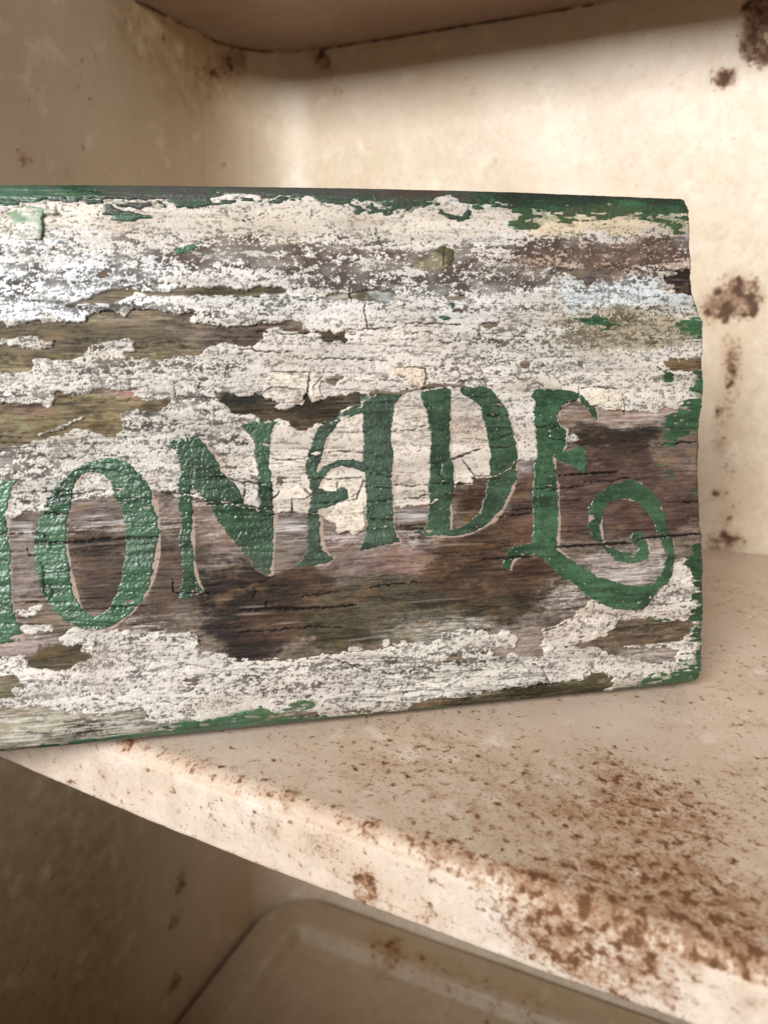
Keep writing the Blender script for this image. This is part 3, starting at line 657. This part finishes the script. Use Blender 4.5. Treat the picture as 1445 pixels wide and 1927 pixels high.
# ---- colours of the paint
def C3(c): return lin(c).astype(np.float32)
cc = np.empty(SHP+(3,), np.float32); cc[:] = C3((214, 207, 196))
MIXN = (.5*noise(SHP, 4, 12)+.35*noise(SHP, 1.2, 3)+.25*noise(SHP, .7, .8)).astype(np.float32)
def tint(F, pts, rgb, blur=10, amt=1.0, wx=6, wy=3, sm=1):
    m = soft(pts, blur, wx, wy, sm); m = np.clip(m+MIXN*3.2*m*(1-m), 0, 1)*amt
    F += (C3(rgb)-F)*m[..., None]
for p, c, b in [(box(-300, 390, 960, 450), (220, 209, 192), 12), (box(-300, 455, 330, 640), (220, 221, 220), 20), (box(330, 500, 1000, 620), (218, 214, 208), 16), (box(420, 600, 900, 760), (216, 207, 195), 14),
                (box(1040, 515, 1320, 592), (214, 220, 220), 12), (T_(0, (1060, 590), (1330, 590), (1330, 640), (1200, 660), (1040, 650)), (170, 158, 136), 14), (box(960, 450, 1300, 510), (172, 150, 132), 12),
                (box(480, 740, 980, 1005), (220, 208, 193), 14), (box(-300, 630, 420, 960), (206, 200, 188), 16), (box(80, 1190, 700, 1330), (214, 206, 196), 16), (box(700, 1180, 1010, 1330), (212, 207, 195), 14),
                (box(1050, 690, 1320, 765), (222, 214, 200), 8), (box(980, 400, 1290, 440), (214, 197, 166), 8), (box(1010, 1130, 1310, 1240), (216, 205, 192), 10), (box(560, 1050, 640, 1240), (224, 204, 182), 10)]:
    tint(cc, p, c, b)
cc *= np.array([.87, .858, .855], np.float32)
vari = .7*fnoise(SHP, 10, 28, 3)+.7*noise(SHP, 2.5, 40)
cc *= np.clip(1+.09*vari+.10*gs*gran*.8, .6, 1.35)[..., None]
cc += (C3((166, 146, 124))-cc)*np.clip(.18*noise(SHP, 9, 26)-.04, 0, .45)[..., None]
cc += (C3((150, 142, 128))-cc)*np.clip(.22*noise(SHP, 3, 34)-.10, 0, .5)[..., None]
dirt = np.empty(SHP+(3,), np.float32); dirt[:] = C3((62, 54, 45))
tint(dirt, box(250, 435, 1310, 520), (70, 52, 43), 14); tint(dirt, box(1000, 560, 1330, 660), (80, 74, 52), 14)
cc += (dirt-cc)*(pit*np.clip(.70+.12*gr3+.22*SP, 0, .96))[..., None]
edge = np.clip(gauss(np.clip(wf*1.4, 0, 1), 2.2, 2.6)*1.6-.25, 0, 1)
cc += (C3((140, 122, 98))-cc)*(edge*.28*np.clip(.7+.5*gr2, 0, 1))[..., None]
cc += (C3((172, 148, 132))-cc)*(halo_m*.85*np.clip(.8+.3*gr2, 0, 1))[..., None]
cc += (C3((34, 28, 22))-cc)*np.clip(CR*1.1, 0, 1)[..., None]
# ---- colours of the wood
wc = np.empty(SHP+(3,), np.float32); wc[:] = C3((122, 104, 88))
for p, c, b, a in [(box(-320, 590, 360, 700), (106, 92, 70), 10, 1), (box(-320, 672, 62, 705), (140, 128, 92), 6, .9), (box(95, 668, 160, 684), (146, 126, 76), 5, .9), (box(230, 646, 390, 678), (140, 122, 88), 7, .9),
                   (box(150, 586, 380, 612), (128, 114, 90), 6, .9), (box(380, 610, 590, 655), (98, 80, 68), 8, .9), (box(600, 615, 664, 650), (78, 66, 46), 3, 1), (box(350, 535, 520, 562), (92, 84, 58), 5, 1), (box(150, 540, 360, 562), (120, 110, 86), 7, 1),
                   (box(-320, 725, 340, 850), (122, 104, 76), 8, 1), (box(100, 728, 200, 748), (146, 130, 84), 5, .9), (box(200, 728, 268, 752), (160, 122, 104), 5, .9), (box(-320, 785, 64, 818), (142, 132, 98), 6, .9), (box(0, 755, 90, 768), (140, 108, 90), 5, .7),
                   (box(80, 795, 200, 820), (112, 98, 58), 6, .9), (box(160, 765, 232, 818), (132, 112, 72), 6, .9), (box(270, 748, 320, 768), (84, 72, 50), 4, .9), (box(400, 730, 700, 815), (76, 64, 46), 6, 1), (box(400, 732, 500, 752), (52, 56, 54), 5, .8),
                   (box(575, 545, 662, 566), (168, 162, 148), 4, .9), (box(662, 545, 705, 566), (104, 92, 68), 3, .9), (box(700, 545, 745, 570), (158, 156, 150), 4, .9), (box(1050, 500, 1180, 535), (104, 92, 84), 6, .9), (box(1240, 500, 1320, 560), (62, 48, 44), 6, 1),
                   (box(1240, 670, 1330, 700), (112, 92, 58), 4, 1),
                   # lower field
                   (box(-320, 960, 90, 1190), (140, 122, 112), 4.5, .9), (T_(0, (120, 940), (240, 930), (235, 985), (125, 990)), (124, 104, 96), 3.6, 1), (T_(0, (125, 985), (240, 985), (235, 1130), (150, 1150)), (92, 74, 62), 5.4, 1),
                   (box(290, 920, 345, 1000), (132, 112, 100), 3.6, .9), (T_(0, (290, 1000), (400, 990), (385, 1080), (370, 1190), (230, 1180), (270, 1100)), (98, 80, 66), 6.3, 1), (T_(0, (360, 1110), (300, 1190), (390, 1200)), (118, 102, 88), 4.5, .8),
                   (box(380, 960, 520, 1060), (138, 118, 108), 5.4, .9), (box(510, 965, 580, 1070), (120, 104, 94), 3.6, 1), (box(517, 968, 580, 1002), (126, 110, 104), 5, .8), (T_(0, (380, 1060), (460, 1050), (570, 1085), (560, 1240), (380, 1235)), (62, 50, 46), 7.2, 1),
                   (T_(0, (500, 1070), (640, 1060), (660, 1190), (500, 1210), (440, 1180)), (92, 68, 50), 6.3, .95), (T_(0, (400, 1080), (480, 1070), (560, 1100), (560, 1140), (400, 1150)), (66, 52, 44), 4.05, .8), (box(620, 1120, 665, 1160), (124, 92, 64), 3.6, .8),
                   (box(600, 968, 810, 1090), (128, 108, 98), 3.6, 1), (box(700, 1030, 808, 1090), (132, 104, 92), 3.6, .9), (box(740, 952, 810, 975), (120, 108, 106), 4, .9), (box(745, 980, 815, 1012), (82, 70, 40), 5, 1),
                   (T_(0, (805, 1020), (900, 1005), (1010, 930), (1060, 1040), (1050, 1170), (850, 1180), (805, 1100)), (88, 66, 48), 4.5, 1), (T_(0, (840, 912), (930, 900), (920, 960), (850, 995)), (80, 58, 40), 6, 1),
                   (T_(0, (590, 1090), (1050, 1070), (1060, 1190), (760, 1210), (640, 1230), (560, 1230)), (86, 76, 56), 5.4, .85), (box(800, 1040, 1060, 1130), (92, 68, 50), 6.3, .7), (T_(0, (560, 1200), (640, 1140), (700, 1160), (640, 1225)), (82, 74, 50), 4.5, .8),
                   (T_(0, (730, 1180), (850, 1160), (960, 1185), (860, 1190), (760, 1210)), (142, 132, 116), 3.6, .85), (box(720, 1150, 860, 1200), (128, 118, 100), 10, .5), (T_(0, (905, 1190), (1030, 1180), (1028, 1236), (930, 1238)), (142, 124, 112), 6, 1),
                   (T_(0, (1030, 1080), (1110, 1130), (1070, 1170), (960, 1180), (1020, 1140)), (138, 122, 108), 4.05, .9), (box(960, 865, 1330, 1010), (96, 74, 64), 4.5, 1), (T_(0, (1050, 800), (1245, 800), (1245, 835), (1050, 850)), (66, 54, 44), 4.05, 1), (box(1105, 835, 1240, 880), (82, 62, 52), 4.05, .9),
                   (T_(0, (1055, 765), (1125, 765), (1340, 765), (1340, 800), (1055, 800)), (146, 126, 114), 3.6, 1), (box(1130, 765, 1260, 780), (152, 122, 106), 5, .8), (box(1240, 800, 1330, 880), (112, 92, 82), 3.6, .8), (T_(0, (1080, 1045), (1250, 1020), (1255, 1080), (1190, 1105), (1120, 1090)), (146, 130, 120), 7, 1),
                   (box(970, 865, 1010, 890), (142, 130, 126), 5, 1), (box(960, 960, 1060, 1050), (110, 80, 60), 4.5, .6), (box(1140, 925, 1240, 1000), (104, 78, 64), 4.5, .7),
                   (box(-320, 1185, 112, 1240), (150, 132, 124), 6, 1), (box(50, 1212, 176, 1270), (88, 76, 54), 3, 1), (box(-30, 1270, 56, 1315), (124, 112, 88), 4, 1),
                   (box(-320, 1330, 640, 1440), (152, 142, 122), 6, 1), (box(110, 1340, 206, 1380), (86, 78, 48), 6, 1), (box(110, 1335, 190, 1352), (168, 146, 134), 4, .8), (box(-40, 1335, 60, 1350), (170, 150, 126), 5, .7), (box(330, 1360, 480, 1400), (138, 120, 108), 6, .8),
                   (T_(8, (250, 600), (600, 520), (1060, 440), (1060, 560), (600, 600)), (88, 80, 56), 3, 1), (box(940, 1275, 1060, 1320), (74, 68, 36), 6, .8), (box(1130, 1160, 1320, 1255), (116, 98, 76), 5, 1), (box(1160, 1215, 1300, 1250), (150, 136, 126), 6, .8), (box(1150, 1190, 1290, 1215), (94, 74, 56), 6, .8)]:
    tint(wc, p, c, b, a, 7, 3)
wc = (.125*(np.clip(wc, .004, 1)/.125)**1.30).astype(np.float32)
wg = wc.mean(-1, keepdims=True); wc = (wg+(wc-wg)*.74)*np.array([.935, 1.0, 1.02], np.float32)
wf2 = .7*noise(SHP, .52, 8)+.7*noise(SHP, .55, 2.6)
wc *= .88*np.clip(1+.10*grain+.12*gfine+.15*wf2+.12*fnoise(SHP, 7, 16, 3)+.08*gr1, .45, 1.8)[..., None]
mott = fnoise(SHP, 5, 9, 4, .7)
wc += (C3((128, 100, 70))-wc)*np.clip(.22*mott-.12, 0, .5)[..., None]
wc += (C3((46, 38, 30))-wc)*np.clip(.30*-mott-.10, 0, .6)[..., None]
streak = noise(SHP, .8, 16)+.6*noise(SHP, 5, 30)
wc += (C3((196, 184, 172))-wc)*(np.clip(streak-2.1, 0, 1)*.22)[..., None]
for p, k in [(box(500, 985, 580, 1000), .8), (box(745, 965, 810, 975), .9), (box(640, 1010, 680, 1020), .7), (box(1120, 1080, 1250, 1100), .55), (box(150, 970, 240, 985), .5), (box(20, 985, 75, 1010), .5), (box(1160, 785, 1300, 800), .35), (box(985, 868, 1006, 890), .6)]:
    wc += (C3((214, 206, 202))-wc)*(np.clip(soft(p, 5, 5, 2)*k*(.55+.6*gfine), 0, .9))[..., None]
res = np.zeros(SHP, np.float32)                               # thin grey-white residue of the old paint
for p in (box(10, 958, 300, 1012), box(290, 925, 410, 1010), box(380, 968, 610, 1015), box(590, 990, 820, 1035), box(1060, 1035, 1270, 1105), box(1055, 768, 1320, 800), box(140, 1165, 380, 1195), box(1020, 1090, 1110, 1180), box(730, 1165, 960, 1195), box(-300, 1335, 560, 1420)):
    res = np.maximum(res, soft(p, 9, 9, 4))
res = res*sstep(.35, 1.9, .75*wf2+.55*streak+.45*gr1)*.62
wc += (C3((196, 188, 182))-wc)*res[..., None]
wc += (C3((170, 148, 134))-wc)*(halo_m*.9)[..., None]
wc += (C3((20, 16, 13))-wc)*np.clip(CR*1.2, 0, 1)[..., None]
rim = np.clip(gauss((CM > 0).astype(np.float32), 1.2, 1.4)*1.5, 0, 1)
wc += (C3((60, 50, 40))-wc)*(rim*.35)[..., None]

# ---- green paint along the edges, in dabs and on the top edge
GS = np.zeros(SHP, np.float32)
def gstroke(pts, amt=1.0, blur=3, wx=5, wy=2.5, sm=1):
    global GS
    GS = np.maximum(GS, amt*soft(pts, blur, wx, wy, sm))
gstroke(T_(1, (-900, 170), (0, 170), (60, 160), (110, 130), (200, 152), (320, 142), (345, 122), (400, 132), (530, 136), (600, 114), (700, 130), (850, 125), (930, 145), (1080, 150), (1150, 122), (1250, 92), (1300, 85), (1445, 125), 2, (100, 118), (300, 110), (440, 125), (540, 138), (630, 132), (700, 158), (850, 175), (930, 185), (1010, 168), (1060, 118), (1150, 105), (1230, 138), (1330, 158), (1445, 150), 3, (80, 132), (200, 144), (320, 166), (450, 191), (700, 196), (900, 206), (1320, 210), (1500, 210), (1500, -300), 1, (0, -300), (-900, -300)), 1, 2.5, 4, 2)
# dark ragged line below it
def gline(pts, w, amt=1.0, blur=2.0):
    p = np.asarray(pts); d = np.gradient(p, axis=0); nrm = np.stack([-d[:, 1], d[:, 0]], 1); nrm /= np.linalg.norm(nrm, axis=1)[:, None]
    ww = np.array([w*(.5+random.random()) for _ in p])[:, None]
    gstroke(np.concatenate([p+nrm*ww/2, (p-nrm*ww/2)[::-1]]), amt, blur, 5, 3)
LN = T_(0, (325, 386), (370, 381), (443, 379), (450, 382), (519, 378), (588, 371), (610, 376), (630, 382), (660, 386), (675, 391), (692, 402), (706, 396), (730, 390), (754, 386), (796, 385), (817, 389), (831, 404), (865, 409), (885, 402), (900, 392), (950, 388), (980, 392), (1016, 396), (1060, 398), (1110, 394), (1180, 390), (1290, 392))
gline(LN, 9, .95)
gline(T_(1, (0, 160), (60, 150), (140, 130), (230, 140), (340, 130), (470, 150), (560, 160), (700, 155), (900, 165)), 7, .8)
gstroke(T_(1, (545, 190), (600, 170), (660, 195), (760, 195), (830, 225), (720, 238), (650, 230), (580, 215)), .9); gstroke(T_(1, (945, 410), (1000, 385), (1105, 382), (1050, 400), (960, 432)), .8, 2, 2, 1)
gstroke(T_(1, (815, 445), (880, 410), (890, 430)), .7, 2, 2, 1); gstroke(T_(1, (1240, 365), (1285, 350), (1280, 370)), .7, 2, 2, 1)
gstroke(T_(2, (735, 280), (755, 285), (790, 400), (770, 405)), .6, 2, 2, 1); gstroke(T_(2, (1135, 690), (1190, 680), (1200, 720), (1150, 735)), .62); gstroke(T_(2, (1100, 760), (1150, 755), (1150, 780), (1110, 785)), .6)
gstroke(T_(3, (318, 185), (440, 190), (700, 190), (900, 210), (1290, 215), (1300, 330), (1180, 320), (1120, 270), (960, 240), (700, 245), (500, 262), (440, 300), (390, 330), (370, 375), (330, 355)), .66, 5, 9, 2, 0)
gstroke(T_(3, (1200, 800), (1290, 760), (1400, 780), (1400, 920), (1330, 900), (1250, 850)), .75, 6); gstroke(T_(3, (600, 790), (700, 750), (930, 790), (900, 820), (700, 820)), .52, 5); gstroke(T_(3, (1130, 1010), (1240, 1100), (1180, 1160), (1140, 1120), (1170, 1060)), .8, 3)
gstroke(T_(3, (1310, 1050), (1400, 1050), (1400, 1220), (1300, 1210), (1290, 1180)), .8, 4); gstroke(T_(3, (1310, 640), (1400, 700), (1400, 800), (1340, 780)), .6, 4)
gstroke(T_(6, (1300, 130), (1400, 130), (1400, 330), (1330, 330), (1260, 350), (1200, 395), (1160, 420), (1120, 360), (1118, 240), (1180, 222), (1280, 222)), .66, 5); gstroke(T_(6, (1325, 320), (1400, 320), (1400, 1000), (1345, 1000), (1340, 600)), .74, 4)
gstroke(T_(6, (1110, 470), (1200, 520), (1180, 640), (1140, 540)), .50, 5); gstroke(T_(6, (1340, 900), (1420, 900), (1420, 1020), (1340, 1012)), .9, 2)
gstroke(T_(6, (1262, 1012), (1420, 1012), (1420, 1800), (1310, 1720), (1305, 1460), (1270, 1360), (1262, 1290), (1310, 1300), (1304, 1090)), .76, 4, 5, 2, 0)
gstroke(T_(8, (1400, 380), (1400, 520), (1000, 590), (940, 560), (1060, 505), (1180, 480), (1190, 440), (1290, 420), (1320, 380)), .66, 4, 8, 2)
gstroke(T_(8, (1400, 455), (1400, 530), (600, 640), (0, 690), (0, 632), (250, 605), (520, 585), (800, 560), (1060, 530), (1200, 490)), .82, 3)
gstroke(T_(7, (560, 660), (700, 628), (800, 620), (950, 600), (1180, 565), (1250, 560), (1240, 580), (1050, 620), (860, 640), (600, 665)), .72, 4, 7, 3)
gstroke(T_(7, (20, 732), (90, 740), (110, 770), (0, 800)), .95, 3); gstroke(T_(7, (0, 800), (0, 765), (400, 700), (760, 650), (1000, 632), (1445, 612), (1445, 660), (400, 760)), .80, 3)
gstroke(T_(8, (1085, 238), (1240, 225), (1290, 222), (1290, 240), (1100, 250)), .5, 4); gstroke(T_(8, (770, 470), (960, 455), (960, 470), (790, 492)), .55, 4)
gstroke(T_(1, (-80, 390), (20, 375), (55, 345), (50, 390), (10, 430), (-80, 440)), .85, 2)
gf = GS-.5+.17*noise(SHP, 1.1, 6)+.10*gr2+.08*noise(SHP, 5, 12)
GF = np.where(GS > .02, gf, -1.0).astype(np.float32)
# thin green wash where the strokes are worn
wash = np.clip((GS-.25)*1.2, 0, .75)*np.clip(.55+.6*noise(SHP, .9, 9), 0, 1)
for F in (cc, wc): F += (C3((86, 116, 66))-F)*wash[..., None]

def green_cols(rgb, k=1.0):
    g = np.empty(SHP+(3,), np.float32); g[:] = C3(rgb)
    g *= .94*np.clip(1+.17*fnoise(SHP, 6, 10, 3)*k+.12*noise(SHP, 1.6, 26)+.10*noise(SHP, 22, 30)+.08*gr2+.10*gr1, .5, 1.6)[..., None]
    gm = g.mean(-1, keepdims=True); return ((gm+(g-gm)*.76)*np.array([.97, .95, .86], np.float32)).astype(np.float32)
gc = green_cols((44, 88, 56))
tint(gc, box(-320, 330, 120, 392), (62, 92, 72), 10); tint(gc, box(100, 330, 920, 396), (72, 70, 66), 24); tint(gc, box(700, 345, 860, 390), (74, 56, 50), 14); tint(gc, box(900, 350, 1310, 390), (40, 46, 38), 14)
tint(gc, box(300, 376, 900, 412), (54, 68, 54), 6); tint(gc, box(960, 392, 1290, 450), (70, 82, 56), 12, .8); tint(gc, box(600, 1290, 1000, 1340), (52, 84, 46), 8); tint(gc, box(400, 1310, 640, 1350), (76, 96, 62), 8, .8); tint(gc, box(0, 1370, 700, 1430), (70, 100, 80), 10, .8)
gc += (C3((30, 26, 22))-gc)*np.clip(CR, 0, 1)[..., None]

# ------------------------------------------------------------------ build the sign's meshes
FR = Matrix(((EU[0], -EN[0], EV[0], A_[0]), (EU[1], -EN[1], EV[1], A_[1]), (EU[2], -EN[2], EV[2], A_[2]), (0, 0, 0, 1)))
OFFU = -.14
o0 = A_+EU*OFFU
FR[0][3], FR[1][3], FR[2][3] = o0
sign = thing('wooden_sign', 'weathered wooden sign board with peeling cream paint and green hand painted letters', 'sign', mat=FR)
# outline of the board: right end is worn wavy
RE = [(368, 1295), (373, 1297), (440, 1299), (520, 1303), (560, 1307), (583, 1315), (605, 1324), (745, 1324), (780, 1321), (814, 1317), (840, 1317), (890, 1315), (940, 1317), (1000, 1320), (1010, 1324), (1050, 1324), (1200, 1323), (1287, 1321), (1320, 1319)]
q = uv(np.array([(x, y) for y, x in RE], float)); iv = np.argsort(q[:, 1])
uend = np.interp(vv, q[iv, 1], q[iv, 0])+.00012*gauss(RNG.standard_normal((NV, 1)), 3.0, .01)[:, 0]/.25+.00010*gauss(RNG.standard_normal((NV, 1)), 1.0, .01)[:, 0]
INS = (UU < uend[:, None]) & (VV > 0) & (VV < TOPV)
SD = np.clip(np.minimum(np.minimum((uend[:, None]-UU), VV+.0), TOPV-VV)/.0006, -1, 1)     # distance inside, in 0.6 mm
rnd = -.0010*np.clip(1-np.clip((uend[:, None]-UU)/.0016, 0, 1), 0, 1)**2
for H_ in (wood_h, cream_h): H_ += rnd.astype(np.float32)
def lattice(name, H, cells, col, rough, mat, parent=sign):
    cells = cells[:-1, :-1]
    ci, cj = np.nonzero(cells)
    a = ci*NU+cj
    F = np.stack([a, a+1, a+NU+1, a+NU], 1)
    used = np.zeros(NV*NU, bool); used[F.ravel()] = True
    ids = np.nonzero(used)[0]; mp = np.zeros(NV*NU, np.int32); mp[ids] = np.arange(len(ids))
    V = np.stack([UU.ravel()[ids]-OFFU, -H.ravel()[ids], VV.ravel()[ids]], 1)
    at = {'Col': col.reshape(-1, 3)[ids], 'Rough': (rough.ravel()[ids] if isinstance(rough, np.ndarray) else np.full(len(ids), rough))}
    return link_mesh(name, V, mp[F], mat, parent, at)
def anyc(m):
    m = m.astype(bool); r = m.copy(); r[:-1] |= m[1:]; r[:, :-1] |= m[:, 1:]; r[:-1, :-1] |= m[1:, 1:]; return r
def allc(m):
    m = m.astype(bool); r = m.copy(); r[:-1] &= m[1:]; r[:, :-1] &= m[:, 1:]; r[:-1, :-1] &= m[1:, 1:]; return r
INC = allc(INS)
CM2 = np.where(GF > -.5, CM, CM)
deep = gauss((CM > 0).astype(np.float32), 2, 2) > .985
wrough = np.clip(.70+.06*grain, .5, .9).astype(np.float32)
lattice('plank', wood_h, INC & ~deep, wc, wrough, M_WOOD)
def film(h_under, field, t, k):
    """paint of thickness t on h_under; the edge dips below it where field < 0"""
    return h_under+np.clip(field*k, -.00012, t)
ch = film(cream_h-.00030, CM, .00030, .0011)
ch = np.where(CM < -.12, wood_h-.0001, ch)
crough = np.clip(.50+.14*smoothz+.2*pit-.06*gs*gran, .3, .9).astype(np.float32)
lattice('cream_paint', ch, INC & anyc(CM > -.02), cc, crough, M_CREAM)
top_h = np.where(CM > 0, np.maximum(ch, wood_h), wood_h)
gh = film(top_h+.00003*gs, GF, .00010, .0006)
zone = np.where(PY < 470, 0, np.where(PX > 1085, 1, 2)); zone[(zone == 1) & (PY < 640)] = 3; zone[(zone == 2) & (PY < 800)] = 3
for zi in range(4):
    zm = INC & anyc(GF > 0) & (zone == zi)
    if zm.any(): lattice('green_paint', gh, zm, gc, np.clip(.42+.05*gs, .25, .7).astype(np.float32), M_GREEN)
lw = fnoise(SHP, 3, 4, 3, .7); gri = noise(SHP, .62, .66); grj = noise(SHP, 1.3, 1.4)
lroughbase = noise(SHP, 20, 30)
for ch_, m, rg, ga in LET:
    f = gauss(warped(m.astype(np.float32), .9, .7), .8, .8)-.5+.10*noise(SHP, 1.2, 1.6)
    worn = noise(SHP, 1.5, 5)+.8*noise(SHP, 8, 14)
    f = np.where(worn > 3.1, -1, f)
    gcol = green_cols({'M': (64, 106, 78), 'O': (60, 101, 72), 'N': (54, 86, 62), 'A': (56, 84, 64), 'D': (54, 86, 62), 'E': (52, 92, 64)}[ch_])
    gcol += (C3((14, 18, 14))-gcol)*np.clip(CR*1.1, 0, 1)[..., None]
    if ch_ == 'N':
        m2 = soft(T_(5, (-120, 860), (60, 1000), (110, 1090), (180, 1060), (180, 1160), (-200, 1160)), 9); gcol += (C3((78, 70, 60))-gcol)*(m2*.75)[..., None]
    th = .00022 if ch_ in 'OME' else .00016
    hh = film(gauss(top_h, 2.2, 2.2)*.85+top_h*.15+(ga*.0009)*(.95*gri+.30*grj+.15*lw)-.00035*CR, f, th, .0010)
    lattice('letter', hh, INC & anyc(f > 0), gcol, np.clip(rg+.07*lroughbase+.03*gs, .14, .7).astype(np.float32), M_GREEN)['label'] = 'green painted letter %s' % ch_

# loose chips of paint that lift off the board
top_s = gauss(top_h, 3, 3)
def chip(pts, lift, ang, rgb, rgb2=None, thick=.0003, split=.5):
    p = np.asarray(pts, float); q = uv(p); ci = (q[:, 0]-U0)/RES; ri = (q[:, 1]-V0)/RES
    a0, a1 = max(int(ci.min())-14, 0), min(int(ci.max())+15, NU); b0, b1 = max(int(ri.min())-14, 0), min(int(ri.max())+15, NV)
    if a1-a0 < 20 or b1-b0 < 20: return
    w = (slice(b0, b1), slice(a0, a1)); sh = (b1-b0, a1-a0)
    f = gauss(warped(rast(pts, 0).astype(np.float32), 1.0, .8)[w], .7, .7)-.5+.06*noise(sh, 1.2, 1.6)
    c = p.mean(0); r = np.abs(p-c).max()
    d = ((PX[w]-c[0])*math.cos(ang)+(PY[w]-c[1])*math.sin(ang))/r
    t = np.clip((d+1)/2, 0, 1)
    h = film(top_s[w]+lift*t**1.6+.00004*gs[w]*.6, f, thick, .0016)
    h = np.where(f < -.10, top_h[w]-.0002, h)
    k = np.empty(sh+(3,), np.float32); k[:] = C3(rgb)
    if rgb2 is not None: k += (C3(rgb2)-k)*sstep(split-.2, split+.2, t+.22*noise(sh, 4, 9))[..., None]
    k *= .86*np.clip(1+.10*gs[w]+.08*mott[w], .6, 1.4)[..., None]
    k += (dirt[w]-k)*(pit[w]*.5)[..., None]
    k += (C3((40, 34, 26))-k)*np.clip(CR[w], 0, 1)[..., None]
    hh = np.zeros(SHP, np.float32); hh[w] = h; col = np.zeros(SHP+(3,), np.float32); col[w] = k
    msk = np.zeros(SHP, bool); msk[w] = f > 0
    lattice('paint_chip', hh, INC & anyc(msk), col, .5, M_CREAM)
def flakes(n):
    bd = (np.abs(CM) < .12) & INS & (PY > 460) & (PY < 1330) & (PX > 10) & (PX < 1280) & ~LALL
    ii, jj = np.nonzero(bd)
    for _ in range(n):
        k = random.randrange(len(ii)); x, y = PX[ii[k], jj[k]], PY[ii[k], jj[k]]
        rx, ry = random.uniform(8, 22), random.uniform(5, 11); m_ = random.choice((5, 6, 7))
        pts = [(x+rx*math.cos(a)*random.uniform(.7, 1.15), y+ry*math.sin(a)*random.uniform(.7, 1.15)) for a in np.linspace(0, 2*math.pi, m_, endpoint=False)]
        g = random.uniform(.92, 1.04)
        chip(np.array(pts), random.uniform(.0002, .0007), random.uniform(0, 6.28), (216*g, 207*g, 194*g), None, .00025)
flakes(46)
chip(T_(1, (45, 210), (110, 175), (180, 170), (245, 195), (240, 300), (225, 350), (85, 350), (70, 280)), .0008, -.3, (218, 214, 202), (112, 142, 100), .00022, .62)
chip(T_(1, (90, 195), (150, 170), (300, 200), (318, 212), (280, 222), (200, 210), (110, 212)), .0014, -1.2, (196, 196, 176), (120, 136, 104), .0003)
chip(T_(1, (1380, 230), (1445, 205), 2, (60, 205), (100, 210), (70, 240), (0, 250)), .0010, 2.6, (210, 196, 172), (90, 96, 74))
chip(T_(2, (935, 490), (1000, 440), (1110, 385), (1165, 410), (1160, 455), (1115, 512), (1000, 520)), .0005, -1.1, (178, 168, 138), (92, 94, 58), .0002, .5)
chip(T_(2, (175, 1075), (385, 1075), (375, 1120), (372, 1170), (335, 1235), (240, 1230), (120, 1180)), .0008, 1.3, (226, 212, 194))
chip(T_(2, (390, 1090), (440, 1062), (455, 1095), (430, 1150), (470, 1220), (400, 1235), (390, 1160)), .0007, 2.4, (224, 210, 192))
chip(T_(2, (830, 1045), (920, 1038), (1012, 1052), (1015, 1110), (1000, 1150), (940, 1150), (900, 1100), (830, 1080)), .0007, 1.0, (224, 206, 182))
chip(T_(6, (690, 100), (790, 85), (920, 95), (930, 145), (932, 215), (870, 190), (760, 185), (700, 125)), .0008, 1.2, (226, 214, 194))
chip(T_(5, (270, 640), (330, 612), (385, 668), (360, 690), (290, 690)), .0006, .3, (226, 210, 190))
chip(T_(5, (540, 585), (668, 572), (660, 640), (600, 690), (596, 640), (540, 620)), .0005, .2, (228, 214, 194))
chip(T_(5, (470, 800), (530, 740), (640, 705), (680, 712), (680, 868), (535, 868), (525, 815)), .0005, 1.4, (228, 214, 194))

# body of the board behind its painted face
BY = THICK
def lift(V):                                                   # the sawn bottom face lies flat on the shelf
    V[:, 2] = np.maximum(V[:, 2], np.clip(V[:, 1]/BY, 0, 1)*.0007)
    return V
def body():
    vsel = np.linspace(0, NV-1, 90).astype(int)
    TT = .1663; vsel = vsel[(vv[vsel] > .0) & (vv[vsel] < TT)]
    vsel = np.concatenate([[int(np.nonzero(vv > 0)[0][0])], vsel, [int(np.nonzero(vv < TT)[0][-1])]])
    V, F = [], []
    us = np.linspace(U0, 0, 60)
    # right end: a strip from face to back; closed loop section per v for ends, plus top, bottom, back
    def add(P):
        P = np.array(P); n0, n1 = P.shape[:2]; b = sum(len(x) for x in V)
        V.append(P.reshape(-1, 3)); F.append(grid_faces(n0, n1)+b)
    def hface(v, u):
        j = min(max(int((u-U0)/RES), 0), NU-2); i = min(max(int((v-V0)/RES), 0), NV-1); return min(wood_h[i, j], ch[i, j])-.0004
    add([[(uend[i]-.0002-OFFU, y, vv[i]) for y in np.linspace(-hface(vv[i], uend[i]-.0006), BY, 7)] for i in vsel])
    add([[(U0-OFFU, y, vv[i]) for y in np.linspace(-hface(vv[i], U0+.001), BY, 7)] for i in vsel])
    iT, iB = vsel[-1], vsel[0]
    ue = float(uend[iT]); add([[(u-OFFU, y, vv[iT]-.00005) for y in np.linspace(-hface(vv[iT], u), BY, 7)] for u in np.linspace(U0, ue-.0003, 200)])
    ue = float(uend[iB]); add([[(u-OFFU, y, vv[iB]+.00005) for y in np.linspace(-hface(vv[iB], u), BY, 7)] for u in np.linspace(U0, ue-.0003, 200)])
    add([[(U0-OFFU+(uend[i]-.0002-U0)*t, BY, vv[i]) for t in np.linspace(0, 1, 40)] for i in vsel])
    V_ = lift(np.concatenate(V)); F_ = np.concatenate(F)
    col = np.tile(C3((104, 90, 74)), (len(V_), 1))
    o = link_mesh('board_body', V_, F_, M_WOOD, sign, {'Col': col, 'Rough': np.full(len(V_), .75)}, smooth=False)
body()
